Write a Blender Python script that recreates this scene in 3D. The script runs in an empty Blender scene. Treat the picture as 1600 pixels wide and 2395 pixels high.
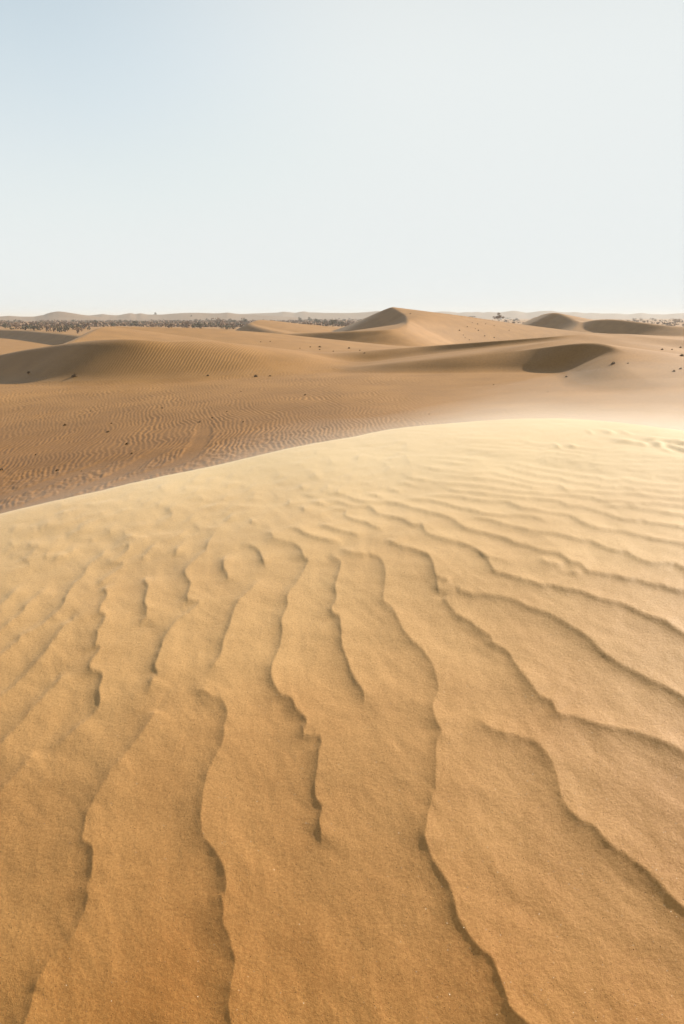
import bpy, math, random
import numpy as np

# ------------------------------------------------------------------ camera, light, exposure
S = bpy.context.scene
R_ = math.radians
F_PX, W_PX, H_PX, HORIZON = 1730.0, 1600.0, 2395.0, 741.0        # lens of the photograph, in its own pixels
PITCH = math.atan((H_PX / 2 - HORIZON) / F_PX)
cam_d = bpy.data.cameras.new('camera')
cam = bpy.data.objects.new('camera', cam_d)
S.collection.objects.link(cam)
cam.location = (0, 0, 0)                                          # the eye is the origin, sand lies below
cam.rotation_euler = (math.pi / 2 - PITCH, 0, 0)
cam_d.sensor_fit = 'VERTICAL'
cam_d.sensor_height = 36.0
cam_d.lens = 36.0 * F_PX / H_PX
cam_d.clip_start = 0.05
cam_d.clip_end = 60000
S.camera = cam

SUN_AZ, SUN_EL = R_(53), R_(25)                                   # to the right of the view direction, low
sun_dir = np.array([math.sin(SUN_AZ) * math.cos(SUN_EL), math.cos(SUN_AZ) * math.cos(SUN_EL), math.sin(SUN_EL)])
world = bpy.data.worlds.new('World')
S.world = world
world.use_nodes = True
wn = world.node_tree.nodes
sky = wn.new('ShaderNodeTexSky')
sky.sky_type = 'NISHITA'
sky.sun_disc = False
sky.sun_elevation = SUN_EL
sky.sun_rotation = SUN_AZ
sky.air_density = 1.0
sky.dust_density = 0.6
sky.ozone_density = 1.0
wn['Background'].inputs['Strength'].default_value = 0.085
# dusty air pales the sky low down and towards the sun; the clear blue is left high up and away from it
wl = world.node_tree.links
tc = wn.new('ShaderNodeTexCoord')
nrm = wn.new('ShaderNodeVectorMath'); nrm.operation = 'NORMALIZE'
wl.new(tc.outputs['Generated'], nrm.inputs[0])
sepd = wn.new('ShaderNodeSeparateXYZ'); wl.new(nrm.outputs[0], sepd.inputs[0])
dt = wn.new('ShaderNodeVectorMath'); dt.operation = 'DOT_PRODUCT'; dt.inputs[1].default_value = tuple(sun_dir)
wl.new(nrm.outputs[0], dt.inputs[0])
e1 = wn.new('ShaderNodeMapRange'); e1.interpolation_type = 'SMOOTHSTEP'
e1.inputs['From Min'].default_value = 0.02; e1.inputs['From Max'].default_value = 0.40
wl.new(sepd.outputs['Z'], e1.inputs['Value'])
e2 = wn.new('ShaderNodeMapRange'); e2.interpolation_type = 'SMOOTHSTEP'
e2.inputs['From Min'].default_value = 0.72; e2.inputs['From Max'].default_value = 0.36
wl.new(dt.outputs['Value'], e2.inputs['Value'])
em = wn.new('ShaderNodeMath'); em.operation = 'MULTIPLY'
wl.new(e1.outputs[0], em.inputs[0]); wl.new(e2.outputs[0], em.inputs[1])
es = wn.new('ShaderNodeMath'); es.operation = 'MULTIPLY_ADD'; es.inputs[1].default_value = 0.58; es.inputs[2].default_value = 0.02
wl.new(em.outputs[0], es.inputs[0])
hi = wn.new('ShaderNodeMapRange'); hi.interpolation_type = 'SMOOTHSTEP'          # overhead the air is clearer and darker
hi.inputs['From Min'].default_value = 0.26; hi.inputs['From Max'].default_value = 0.80
hi.inputs['To Max'].default_value = 0.9
wl.new(sepd.outputs['Z'], hi.inputs['Value'])
cl = wn.new('ShaderNodeVectorMath'); cl.operation = 'MINIMUM'; cl.inputs[1].default_value = (5.0, 5.0, 5.0)
wl.new(sky.outputs[0], cl.inputs[0])
smx = wn.new('ShaderNodeMix'); smx.data_type = 'RGBA'
smx.inputs['A'].default_value = (4.75, 4.97, 4.96, 1)
dst = wn.new('ShaderNodeMix'); dst.data_type = 'RGBA'
dst.inputs['Factor'].default_value = 0.5; dst.inputs['B'].default_value = (2.7, 3.6, 3.75, 1)
wl.new(cl.outputs[0], dst.inputs['A'])
wl.new(es.outputs[0], smx.inputs['Factor']); wl.new(dst.outputs['Result'], smx.inputs['B'])
zen = wn.new('ShaderNodeMix'); zen.data_type = 'RGBA'
zen.inputs['B'].default_value = (1.25, 1.45, 1.6, 1)
wl.new(hi.outputs[0], zen.inputs['Factor']); wl.new(smx.outputs['Result'], zen.inputs['A'])
wl.new(zen.outputs['Result'], wn['Background'].inputs['Color'])
sun_d = bpy.data.lights.new('sun', 'SUN')
sun_d.energy = 5.0
sun_d.angle = R_(0.5)
sun_d.color = (1.0, 0.91, 0.78)
sun = bpy.data.objects.new('sun', sun_d)
S.collection.objects.link(sun)
sun.rotation_euler = (math.pi / 2 - SUN_EL, 0, math.pi - SUN_AZ)
sun.location = (40, 36, 30)

S.view_settings.view_transform = 'Standard'
S.view_settings.look = 'None'
S.view_settings.gamma = 1
S.view_settings.use_curve_mapping = False
S.view_settings.exposure = 1.04
S.render.engine = 'CYCLES'
S.cycles.max_bounces = 6
S.cycles.diffuse_bounces = 3
S.cycles.volume_bounces = 1
S.cycles.use_denoising = True
HAZE = 0.00027
BLOW = 0.09
DRIFT = 0.0035

rng = np.random.default_rng(7)
random.seed(7)

# ------------------------------------------------------------------ small tools
cp, sp = math.cos(PITCH), math.sin(PITCH)


def ray(px, py):
    xc = (np.asarray(px, float) - W_PX / 2) / F_PX
    yc = (H_PX / 2 - np.asarray(py, float)) / F_PX
    fy = cp + yc * sp
    fz = -sp + yc * cp
    return xc / fy, fz / fy                                        # x and z per metre of depth


def at(px, py, D):
    rx, rz = ray(px, py)
    return np.stack([rx * D, np.asarray(D, float) + 0 * rx, rz * D], -1)


def on_surface(px, py, H, D0=3.0, lo=0.4, hi=2000.0):
    """where the line of sight through a point of the photograph meets height function H"""
    rx, rz = ray(px, py)
    ds = np.geomspace(lo, hi, 900)
    rx = np.atleast_1d(rx); rz = np.atleast_1d(rz)
    out = np.full(rx.shape, float(hi))
    P = ds[None, :]
    XX = rx[:, None] * P
    below = (rz[:, None] * P) < H(XX, P + 0 * XX)
    for i in range(len(rx)):
        k = np.argmax(below[i])
        if below[i, k] and k > 0:
            a, b = ds[k - 1], ds[k]
            for _ in range(18):
                m = (a + b) / 2
                if rz[i] * m < H(np.array([rx[i] * m]), np.array([m]))[0]:
                    b = m
                else:
                    a = m
            out[i] = b
    return np.stack([rx * out, out, rz * out], -1)


def _hash(ix, iy, seed):
    h = (ix.astype(np.int64) * 374761393 + iy.astype(np.int64) * 668265263 + seed * 974711) & 0x7fffffff
    h = ((h ^ (h >> 13)) * 1274126177) & 0x7fffffff
    return ((h ^ (h >> 16)) & 0xffff) / 65535.0 * 2 * math.pi


def noise(x, y, seed=0):
    ix, iy = np.floor(x), np.floor(y)
    fx, fy = x - ix, y - iy
    u = fx * fx * fx * (fx * (fx * 6 - 15) + 10)
    v = fy * fy * fy * (fy * (fy * 6 - 15) + 10)

    def g(dx, dy):
        a = _hash(ix + dx, iy + dy, seed)
        return np.cos(a) * (fx - dx) + np.sin(a) * (fy - dy)
    n0 = g(0, 0) + u * (g(1, 0) - g(0, 0))
    n1 = g(0, 1) + u * (g(1, 1) - g(0, 1))
    return (n0 + v * (n1 - n0)) * 1.4


def fbm(x, y, seed=0, octv=3):
    s, a, f = 0, 1.0, 1.0
    for o in range(octv):
        s = s + a * noise(x * f, y * f, seed + o * 17)
        a *= 0.5
        f *= 2.03
    return s


def sstep(a, b, x):
    t = np.clip((x - a) / (b - a), 0, 1)
    return t * t * (3 - 2 * t)


def smax(a, b, k):
    h = np.clip(0.5 + 0.5 * (a - b) / k, 0, 1)
    return b + (a - b) * h + k * h * (1 - h)


def spline(P, n):
    """centripetal Catmull-Rom through the rows of P (first two columns set the pace), n samples per span"""
    P = np.asarray(P, float)
    Q = np.vstack([2 * P[0] - P[1], P, 2 * P[-1] - P[-2]])
    out = []
    for i in range(1, len(Q) - 2):
        p0, p1, p2, p3 = Q[i - 1], Q[i], Q[i + 1], Q[i + 2]
        k = [max(np.linalg.norm(b[:2] - a[:2]), 1e-4) ** 0.5 for a, b in ((p0, p1), (p1, p2), (p2, p3))]
        t0, t1 = 0.0, k[0]
        t2 = t1 + k[1]
        t3 = t2 + k[2]
        t = np.linspace(t1, t2, n, endpoint=False)[:, None]
        a1 = (t1 - t) / (t1 - t0) * p0 + (t - t0) / (t1 - t0) * p1
        a2 = (t2 - t) / (t2 - t1) * p1 + (t - t1) / (t2 - t1) * p2
        a3 = (t3 - t) / (t3 - t2) * p2 + (t - t2) / (t3 - t2) * p3
        b1 = (t2 - t) / (t2 - t0) * a1 + (t - t0) / (t2 - t0) * a2
        b2 = (t3 - t) / (t3 - t1) * a2 + (t - t1) / (t3 - t1) * a3
        out.append((t2 - t) / (t2 - t1) * b1 + (t - t1) / (t2 - t1) * b2)
    out.append(P[-1:])
    return np.vstack(out)


def nearest(px, py, L):
    """distance to polyline L (n,2), signed side (+ on the left of travel), and position along it (in vertices)"""
    best = np.full(px.shape, 1e9)
    side = np.zeros(px.shape)
    par = np.zeros(px.shape)
    for i in range(len(L) - 1):
        ax, ay = L[i]
        dx, dy = L[i + 1] - L[i]
        l2 = dx * dx + dy * dy + 1e-12
        t = np.clip(((px - ax) * dx + (py - ay) * dy) / l2, 0, 1)
        qx, qy = px - ax - t * dx, py - ay - t * dy
        d = qx * qx + qy * qy
        m = d < best
        best = np.where(m, d, best)
        side = np.where(m, dx * (py - ay) - dy * (px - ax), side)
        par = np.where(m, i + t, par)
    return np.sqrt(best), np.sign(side), par


def soft_nearest(px, py, L, vals, p=4):
    """like nearest, but blends between the stretches of L that are about equally near, so no seam runs where they tie.
    vals (n, k) are carried along L. Returns distance, blended signed distance, blended values"""
    best = np.full(px.shape, 1e9)
    W = np.full(px.shape, 1e-30)
    Q = np.zeros(px.shape)
    V = [np.zeros(px.shape) for _ in range(vals.shape[1])]
    for i in range(len(L) - 1):
        ax, ay = L[i]
        dx, dy = L[i + 1] - L[i]
        l = math.sqrt(dx * dx + dy * dy) + 1e-9
        ux, uy = dx / l, dy / l
        rx, ry = px - ax, py - ay
        al = rx * ux + ry * uy
        t = np.clip(al, 0, l)
        cr = ux * ry - uy * rx
        d2 = cr * cr + (al - t) ** 2 + 1e-7
        w = d2 ** -p * l
        W += w
        Q += w * cr
        for c in range(len(V)):
            V[c] += w * (vals[i, c] + (vals[i + 1, c] - vals[i, c]) * (t / l))
        best = np.minimum(best, d2)
    return np.sqrt(best), Q / W, [v / W for v in V]


def mesh_grid(name, X, Y, Z, keep=None):
    """quads over a grid of points; keep = boolean per face"""
    n, m = X.shape
    idx = np.arange(n * m).reshape(n, m)
    f = np.stack([idx[:-1, :-1], idx[:-1, 1:], idx[1:, 1:], idx[1:, :-1]], -1).reshape(-1, 4)
    if keep is not None:
        f = f[keep.reshape(-1)]
    used = np.unique(f)
    remap = np.full(n * m, -1)
    remap[used] = np.arange(len(used))
    f = remap[f]
    co = np.stack([X, Y, Z], -1).reshape(-1, 3)[used]
    me = bpy.data.meshes.new(name)
    me.vertices.add(len(co))
    me.vertices.foreach_set('co', co.astype(np.float32).ravel())
    me.loops.add(f.size)
    me.loops.foreach_set('vertex_index', f.astype(np.int32).ravel())
    me.polygons.add(len(f))
    me.polygons.foreach_set('loop_start', np.arange(0, f.size, 4, dtype=np.int32))
    me.polygons.foreach_set('use_smooth', np.ones(len(f), bool))
    me.update(calc_edges=True)
    return me


def link(name, me, mat=None, parent=None, **props):
    o = bpy.data.objects.new(name, me)
    S.collection.objects.link(o)
    if mat is not None and me is not None and len(me.materials) == 0:
        me.materials.append(mat)
    if parent is not None:
        o.parent = parent
    for k, v in props.items():
        o[k] = v
    return o


# ------------------------------------------------------------------ materials
def new_mat(name):
    m = bpy.data.materials.new(name)
    m.use_nodes = True
    return m, m.node_tree.nodes, m.node_tree.links


def sand_material(name, col_a, col_b, grain, ripple=False, sparkle=False, sheen=0.6, dimmed_hollow=None, brow=None):
    m, N, L = new_mat(name)
    b = N['Principled BSDF']
    geo = N.new('ShaderNodeNewGeometry')
    pos = geo.outputs['Position']
    n1 = N.new('ShaderNodeTexNoise'); n1.inputs['Scale'].default_value = 0.35 if not grain else 1.6
    n1.inputs['Detail'].default_value = 5
    L.new(pos, n1.inputs['Vector'])
    n2 = N.new('ShaderNodeTexNoise'); n2.inputs['Scale'].default_value = 170 if grain else 9
    n2.inputs['Detail'].default_value = 3
    L.new(pos, n2.inputs['Vector'])
    add = N.new('ShaderNodeMath'); add.operation = 'MULTIPLY_ADD'
    add.inputs[1].default_value = 0.55
    L.new(n2.outputs['Fac'], add.inputs[0])
    mm = N.new('ShaderNodeMath'); mm.operation = 'MULTIPLY'; mm.inputs[1].default_value = 0.45
    L.new(n1.outputs['Fac'], mm.inputs[0])
    L.new(mm.outputs[0], add.inputs[2])
    ramp = N.new('ShaderNodeMapRange')
    ramp.inputs['From Min'].default_value = 0.40; ramp.inputs['From Max'].default_value = 0.60
    L.new(add.outputs[0], ramp.inputs['Value'])
    mix = N.new('ShaderNodeMix'); mix.data_type = 'RGBA'
    mix.inputs['A'].default_value = (*col_a, 1); mix.inputs['B'].default_value = (*col_b, 1)
    L.new(ramp.outputs[0], mix.inputs['Factor'])
    col = mix.outputs['Result']
    if dimmed_hollow:                                       # dimmer light painted into the sand of the hollow below the near dune
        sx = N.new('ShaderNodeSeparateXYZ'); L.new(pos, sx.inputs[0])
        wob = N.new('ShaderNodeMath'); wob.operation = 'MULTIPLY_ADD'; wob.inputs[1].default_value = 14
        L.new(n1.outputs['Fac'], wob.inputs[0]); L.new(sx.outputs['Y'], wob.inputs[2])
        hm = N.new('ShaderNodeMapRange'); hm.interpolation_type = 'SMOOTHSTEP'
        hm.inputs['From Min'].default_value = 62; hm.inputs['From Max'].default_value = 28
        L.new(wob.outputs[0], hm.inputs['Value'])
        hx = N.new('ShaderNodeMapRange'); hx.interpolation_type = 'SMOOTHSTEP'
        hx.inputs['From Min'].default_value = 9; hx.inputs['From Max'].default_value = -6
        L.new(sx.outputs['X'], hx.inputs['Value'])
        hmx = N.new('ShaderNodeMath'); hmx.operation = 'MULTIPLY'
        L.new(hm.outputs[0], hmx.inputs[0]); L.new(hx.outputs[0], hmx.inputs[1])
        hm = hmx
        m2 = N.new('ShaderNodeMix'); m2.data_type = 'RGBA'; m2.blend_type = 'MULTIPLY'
        m2.inputs['B'].default_value = (*dimmed_hollow, 1)
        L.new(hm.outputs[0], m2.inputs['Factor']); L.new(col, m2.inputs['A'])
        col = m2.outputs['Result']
    if brow:                                         # glare painted into the colour: paler up to the brow, darker orange lower down
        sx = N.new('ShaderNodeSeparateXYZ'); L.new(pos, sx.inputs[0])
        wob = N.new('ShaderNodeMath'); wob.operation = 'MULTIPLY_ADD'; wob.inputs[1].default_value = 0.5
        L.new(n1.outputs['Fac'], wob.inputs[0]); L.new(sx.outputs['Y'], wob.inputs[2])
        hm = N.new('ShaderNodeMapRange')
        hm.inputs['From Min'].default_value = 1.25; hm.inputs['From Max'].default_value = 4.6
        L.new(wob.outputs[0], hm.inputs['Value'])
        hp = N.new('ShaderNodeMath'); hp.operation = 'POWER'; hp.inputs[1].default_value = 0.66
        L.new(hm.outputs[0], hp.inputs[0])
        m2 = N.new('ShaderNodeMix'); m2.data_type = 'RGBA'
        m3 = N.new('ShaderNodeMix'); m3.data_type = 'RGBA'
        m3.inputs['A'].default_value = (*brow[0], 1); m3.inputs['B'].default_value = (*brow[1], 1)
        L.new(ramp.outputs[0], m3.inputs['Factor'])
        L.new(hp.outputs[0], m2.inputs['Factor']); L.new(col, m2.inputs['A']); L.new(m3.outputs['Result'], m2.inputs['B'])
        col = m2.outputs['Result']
    L.new(col, b.inputs['Base Color'])
    b.inputs['Roughness'].default_value = 0.62
    b.inputs['Specular IOR Level'].default_value = 0.2
    b.inputs['Sheen Weight'].default_value = sheen
    b.inputs['Sheen Roughness'].default_value = 0.35
    b.inputs['Sheen Tint'].default_value = (1.0, 0.95, 0.82, 1)
    prev = None
    if grain:
        for sc, st, dist, strv in ((85, None, 0.0018, 0.6), (420, None, 0.0009, 0.7)):
            n = N.new('ShaderNodeTexNoise'); n.inputs['Scale'].default_value = sc; n.inputs['Detail'].default_value = 4
            n.inputs['Roughness'].default_value = 0.6
            L.new(pos, n.inputs['Vector'])
            bp = N.new('ShaderNodeBump'); bp.inputs['Strength'].default_value = strv; bp.inputs['Distance'].default_value = dist
            L.new(n.outputs['Fac'], bp.inputs['Height'])
            if prev: L.new(prev.outputs[0], bp.inputs['Normal'])
            prev = bp
    else:
        n = N.new('ShaderNodeTexNoise'); n.inputs['Scale'].default_value = 6; n.inputs['Detail'].default_value = 5
        L.new(pos, n.inputs['Vector'])
        bp = N.new('ShaderNodeBump'); bp.inputs['Strength'].default_value = 0.35; bp.inputs['Distance'].default_value = 0.02
        L.new(n.outputs['Fac'], bp.inputs['Height'])
        prev = bp
    if ripple:
        mp = N.new('ShaderNodeMapping'); mp.inputs['Rotation'].default_value = (0, 0, R_(8))
        mp.inputs['Scale'].default_value = (1, 0.55, 0)
        L.new(pos, mp.inputs['Vector'])
        w = N.new('ShaderNodeTexWave'); w.wave_type = 'BANDS'; w.bands_direction = 'X'; w.wave_profile = 'SIN'
        w.inputs['Scale'].default_value = 1.35          # about 0.3 m from crest to crest
        w.inputs['Distortion'].default_value = 5.5
        w.inputs['Detail'].default_value = 2.5
        w.inputs['Detail Scale'].default_value = 0.35
        w.inputs['Detail Roughness'].default_value = 0.55
        L.new(mp.outputs[0], w.inputs['Vector'])
        nm = N.new('ShaderNodeTexNoise'); nm.inputs['Scale'].default_value = 0.09; nm.inputs['Detail'].default_value = 3
        L.new(pos, nm.inputs['Vector'])
        mr = N.new('ShaderNodeMapRange'); mr.inputs['From Min'].default_value = 0.38; mr.inputs['From Max'].default_value = 0.62
        mr.inputs['To Min'].default_value = 0.15
        L.new(nm.outputs['Fac'], mr.inputs['Value'])
        mu = N.new('ShaderNodeMath'); mu.operation = 'MULTIPLY'
        L.new(w.outputs['Fac'], mu.inputs[0]); L.new(mr.outputs[0], mu.inputs[1])
        bp = N.new('ShaderNodeBump'); bp.inputs['Strength'].default_value = 0.8; bp.inputs['Distance'].default_value = 0.022
        L.new(mu.outputs[0], bp.inputs['Height'])
        L.new(prev.outputs[0], bp.inputs['Normal'])
        prev = bp
    L.new(prev.outputs[0], b.inputs['Normal'])
    if sparkle:
        out = N['Material Output']
        v = N.new('ShaderNodeTexVoronoi'); v.inputs['Scale'].default_value = 800
        L.new(pos, v.inputs['Vector'])
        sepc = N.new('ShaderNodeSeparateColor')
        L.new(v.outputs['Color'], sepc.inputs[0])
        gt = N.new('ShaderNodeMath'); gt.operation = 'GREATER_THAN'; gt.inputs[1].default_value = 0.996
        L.new(sepc.outputs[0], gt.inputs[0])
        sub = N.new('ShaderNodeVectorMath'); sub.operation = 'SUBTRACT'; sub.inputs[1].default_value = (0.5, 0.5, 0.5)
        L.new(v.outputs['Color'], sub.inputs[0])
        v2 = N.new('ShaderNodeTexWhiteNoise'); v2.noise_dimensions = '3D'
        L.new(v.outputs['Position'], v2.inputs['Vector'])
        L.new(v2.outputs['Color'], sub.inputs[0])
        sca = N.new('ShaderNodeVectorMath'); sca.operation = 'SCALE'; sca.inputs['Scale'].default_value = 1.7
        L.new(sub.outputs[0], sca.inputs[0])
        ad = N.new('ShaderNodeVectorMath'); ad.operation = 'ADD'
        L.new(sca.outputs[0], ad.inputs[0]); L.new(geo.outputs['Normal'], ad.inputs[1])
        no = N.new('ShaderNodeVectorMath'); no.operation = 'NORMALIZE'
        L.new(ad.outputs[0], no.inputs[0])
        gl = N.new('ShaderNodeBsdfGlossy'); gl.inputs['Roughness'].default_value = 0.42
        gl.inputs['Color'].default_value = (0.07, 0.062, 0.05, 1)
        L.new(no.outputs[0], gl.inputs['Normal'])
        ms = N.new('ShaderNodeMixShader')
        L.new(gt.outputs[0], ms.inputs[0]); L.new(b.outputs[0], ms.inputs[1]); L.new(gl.outputs[0], ms.inputs[2])
        L.new(ms.outputs[0], out.inputs['Surface'])
    return m


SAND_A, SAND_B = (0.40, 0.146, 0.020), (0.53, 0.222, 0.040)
FLOOR_A, FLOOR_B = (0.240, 0.119, 0.030), (0.310, 0.157, 0.044)      # coarser, redder sand of the valley floor
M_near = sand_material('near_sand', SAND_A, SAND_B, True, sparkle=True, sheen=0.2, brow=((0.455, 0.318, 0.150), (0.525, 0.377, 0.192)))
M_valley = sand_material('valley_sand', FLOOR_A, FLOOR_B, False, sheen=0.0, dimmed_hollow=(0.70, 0.64, 0.54))
M_smooth = sand_material('smooth_dune_sand', FLOOR_A, FLOOR_B, False, sheen=0.02)
M_dune = sand_material('dune_sand', FLOOR_A, FLOOR_B, False, ripple=True, sheen=0.02)


def plain_mat(name, col, rough=0.9, var=0.25, scale=3.0):
    m, N, L = new_mat(name)
    b = N['Principled BSDF']
    b.inputs['Roughness'].default_value = rough
    b.inputs['Specular IOR Level'].default_value = 0.15
    n = N.new('ShaderNodeTexNoise'); n.inputs['Scale'].default_value = scale; n.inputs['Detail'].default_value = 4
    g = N.new('ShaderNodeNewGeometry')
    L.new(g.outputs['Position'], n.inputs['Vector'])
    mix = N.new('ShaderNodeMix'); mix.data_type = 'RGBA'
    mix.inputs['A'].default_value = (*[c * (1 - var) for c in col], 1)
    mix.inputs['B'].default_value = (*[c * (1 + var) for c in col], 1)
    L.new(n.outputs['Fac'], mix.inputs['Factor'])
    L.new(mix.outputs['Result'], b.inputs['Base Color'])
    return m


M_leaf = plain_mat('shrub_leaf', (0.095, 0.080, 0.042), scale=1.2)
M_leaf2 = plain_mat('dry_shrub_leaf', (0.20, 0.128, 0.080), scale=1.2)
M_hazy = plain_mat('hazed_crown', (0.25, 0.17, 0.105), scale=1.2)  # leaf colour of the right-hand trees with distance haze painted in
M_bark = plain_mat('bark', (0.10, 0.07, 0.045))
M_tuft = plain_mat('dry_tuft', (0.14, 0.09, 0.05), scale=20)
M_hill = sand_material('far_sand', (0.17, 0.105, 0.060), (0.22, 0.14, 0.080), False, sheen=0.0)


# ------------------------------------------------------------------ the near dune: base shape
def near_base(x, y):
    q = np.clip(6.3 - y, 0, 5.9)
    z = -0.80 - 0.0054 * q ** 3 - 0.56 * np.maximum(0.4 - y, 0)
    z = z + 0.012 * (x - 0.3) - 0.010 * np.maximum(-x - 0.2, 0) ** 2 * sstep(6, 1, y)
    return z


CREST_PX = [(-330, 1278), (-160, 1238), (0, 1198), (160, 1157), (330, 1118), (500, 1083), (650, 1050), (800, 1021), (930, 996), (1060, 979), (1180, 970),
            (1300, 967), (1420, 971), (1520, 979), (1620, 990), (1760, 1008), (1900, 1030)]
_c = on_surface([p[0] for p in CREST_PX], [p[1] for p in CREST_PX], near_base, lo=0.5, hi=40)
CREST = spline(np.vstack([[-9, -6], [-7.6, -3], [-5.8, -.4], [-4.2, 1.2], [-3.1, 2.35], _c[:, :2], [3.9, 4.1], [5.4, 2.9], [8, 0.5], [10, -6]]), 6)


def near_dune(x, y):
    z = near_base(x, y)
    sh = x.shape
    xf, yf = x.ravel(), y.ravel()
    d, s, par = nearest(xf, yf, CREST)
    s = d * s                                                       # + is beyond the crest (left of travel)
    t = np.clip(par / (len(CREST) - 1), 0, 1)
    xx = np.interp(par, np.arange(len(CREST)), CREST[:, 0])
    k = 0.035 + 0.13 * sstep(-0.3, 2.6, xx)
    e = np.clip(s / k, -30, 30)
    drop = 0.62 * k * np.log1p(np.exp(e)) + np.where(s / k > 30, 0.62 * (s - 30 * k), 0)
    base_at = z.ravel()
    return (base_at - drop).reshape(sh)


# ------------------------------------------------------------------ ripples on the near dune, traced crest by crest
RG = {1: (0, 1200, 2.9418), 2: (533, 1200, 2.9418), 3: (1066, 1200, 2.936), 4: (0, 1500, 2.9418), 5: (533, 1500, 2.9418), 6: (1066, 1500, 2.936),
      7: (0, 1800, 2.9418), 8: (533, 1800, 2.9418), 9: (1066, 1800, 2.936), 10: (0, 2095, 2.9418), 11: (533, 2095, 2.9418), 12: (1066, 2095, 2.936),
      13: (700, 1000, 3.4844), 14: (1150, 960, 3.4844)}
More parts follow.
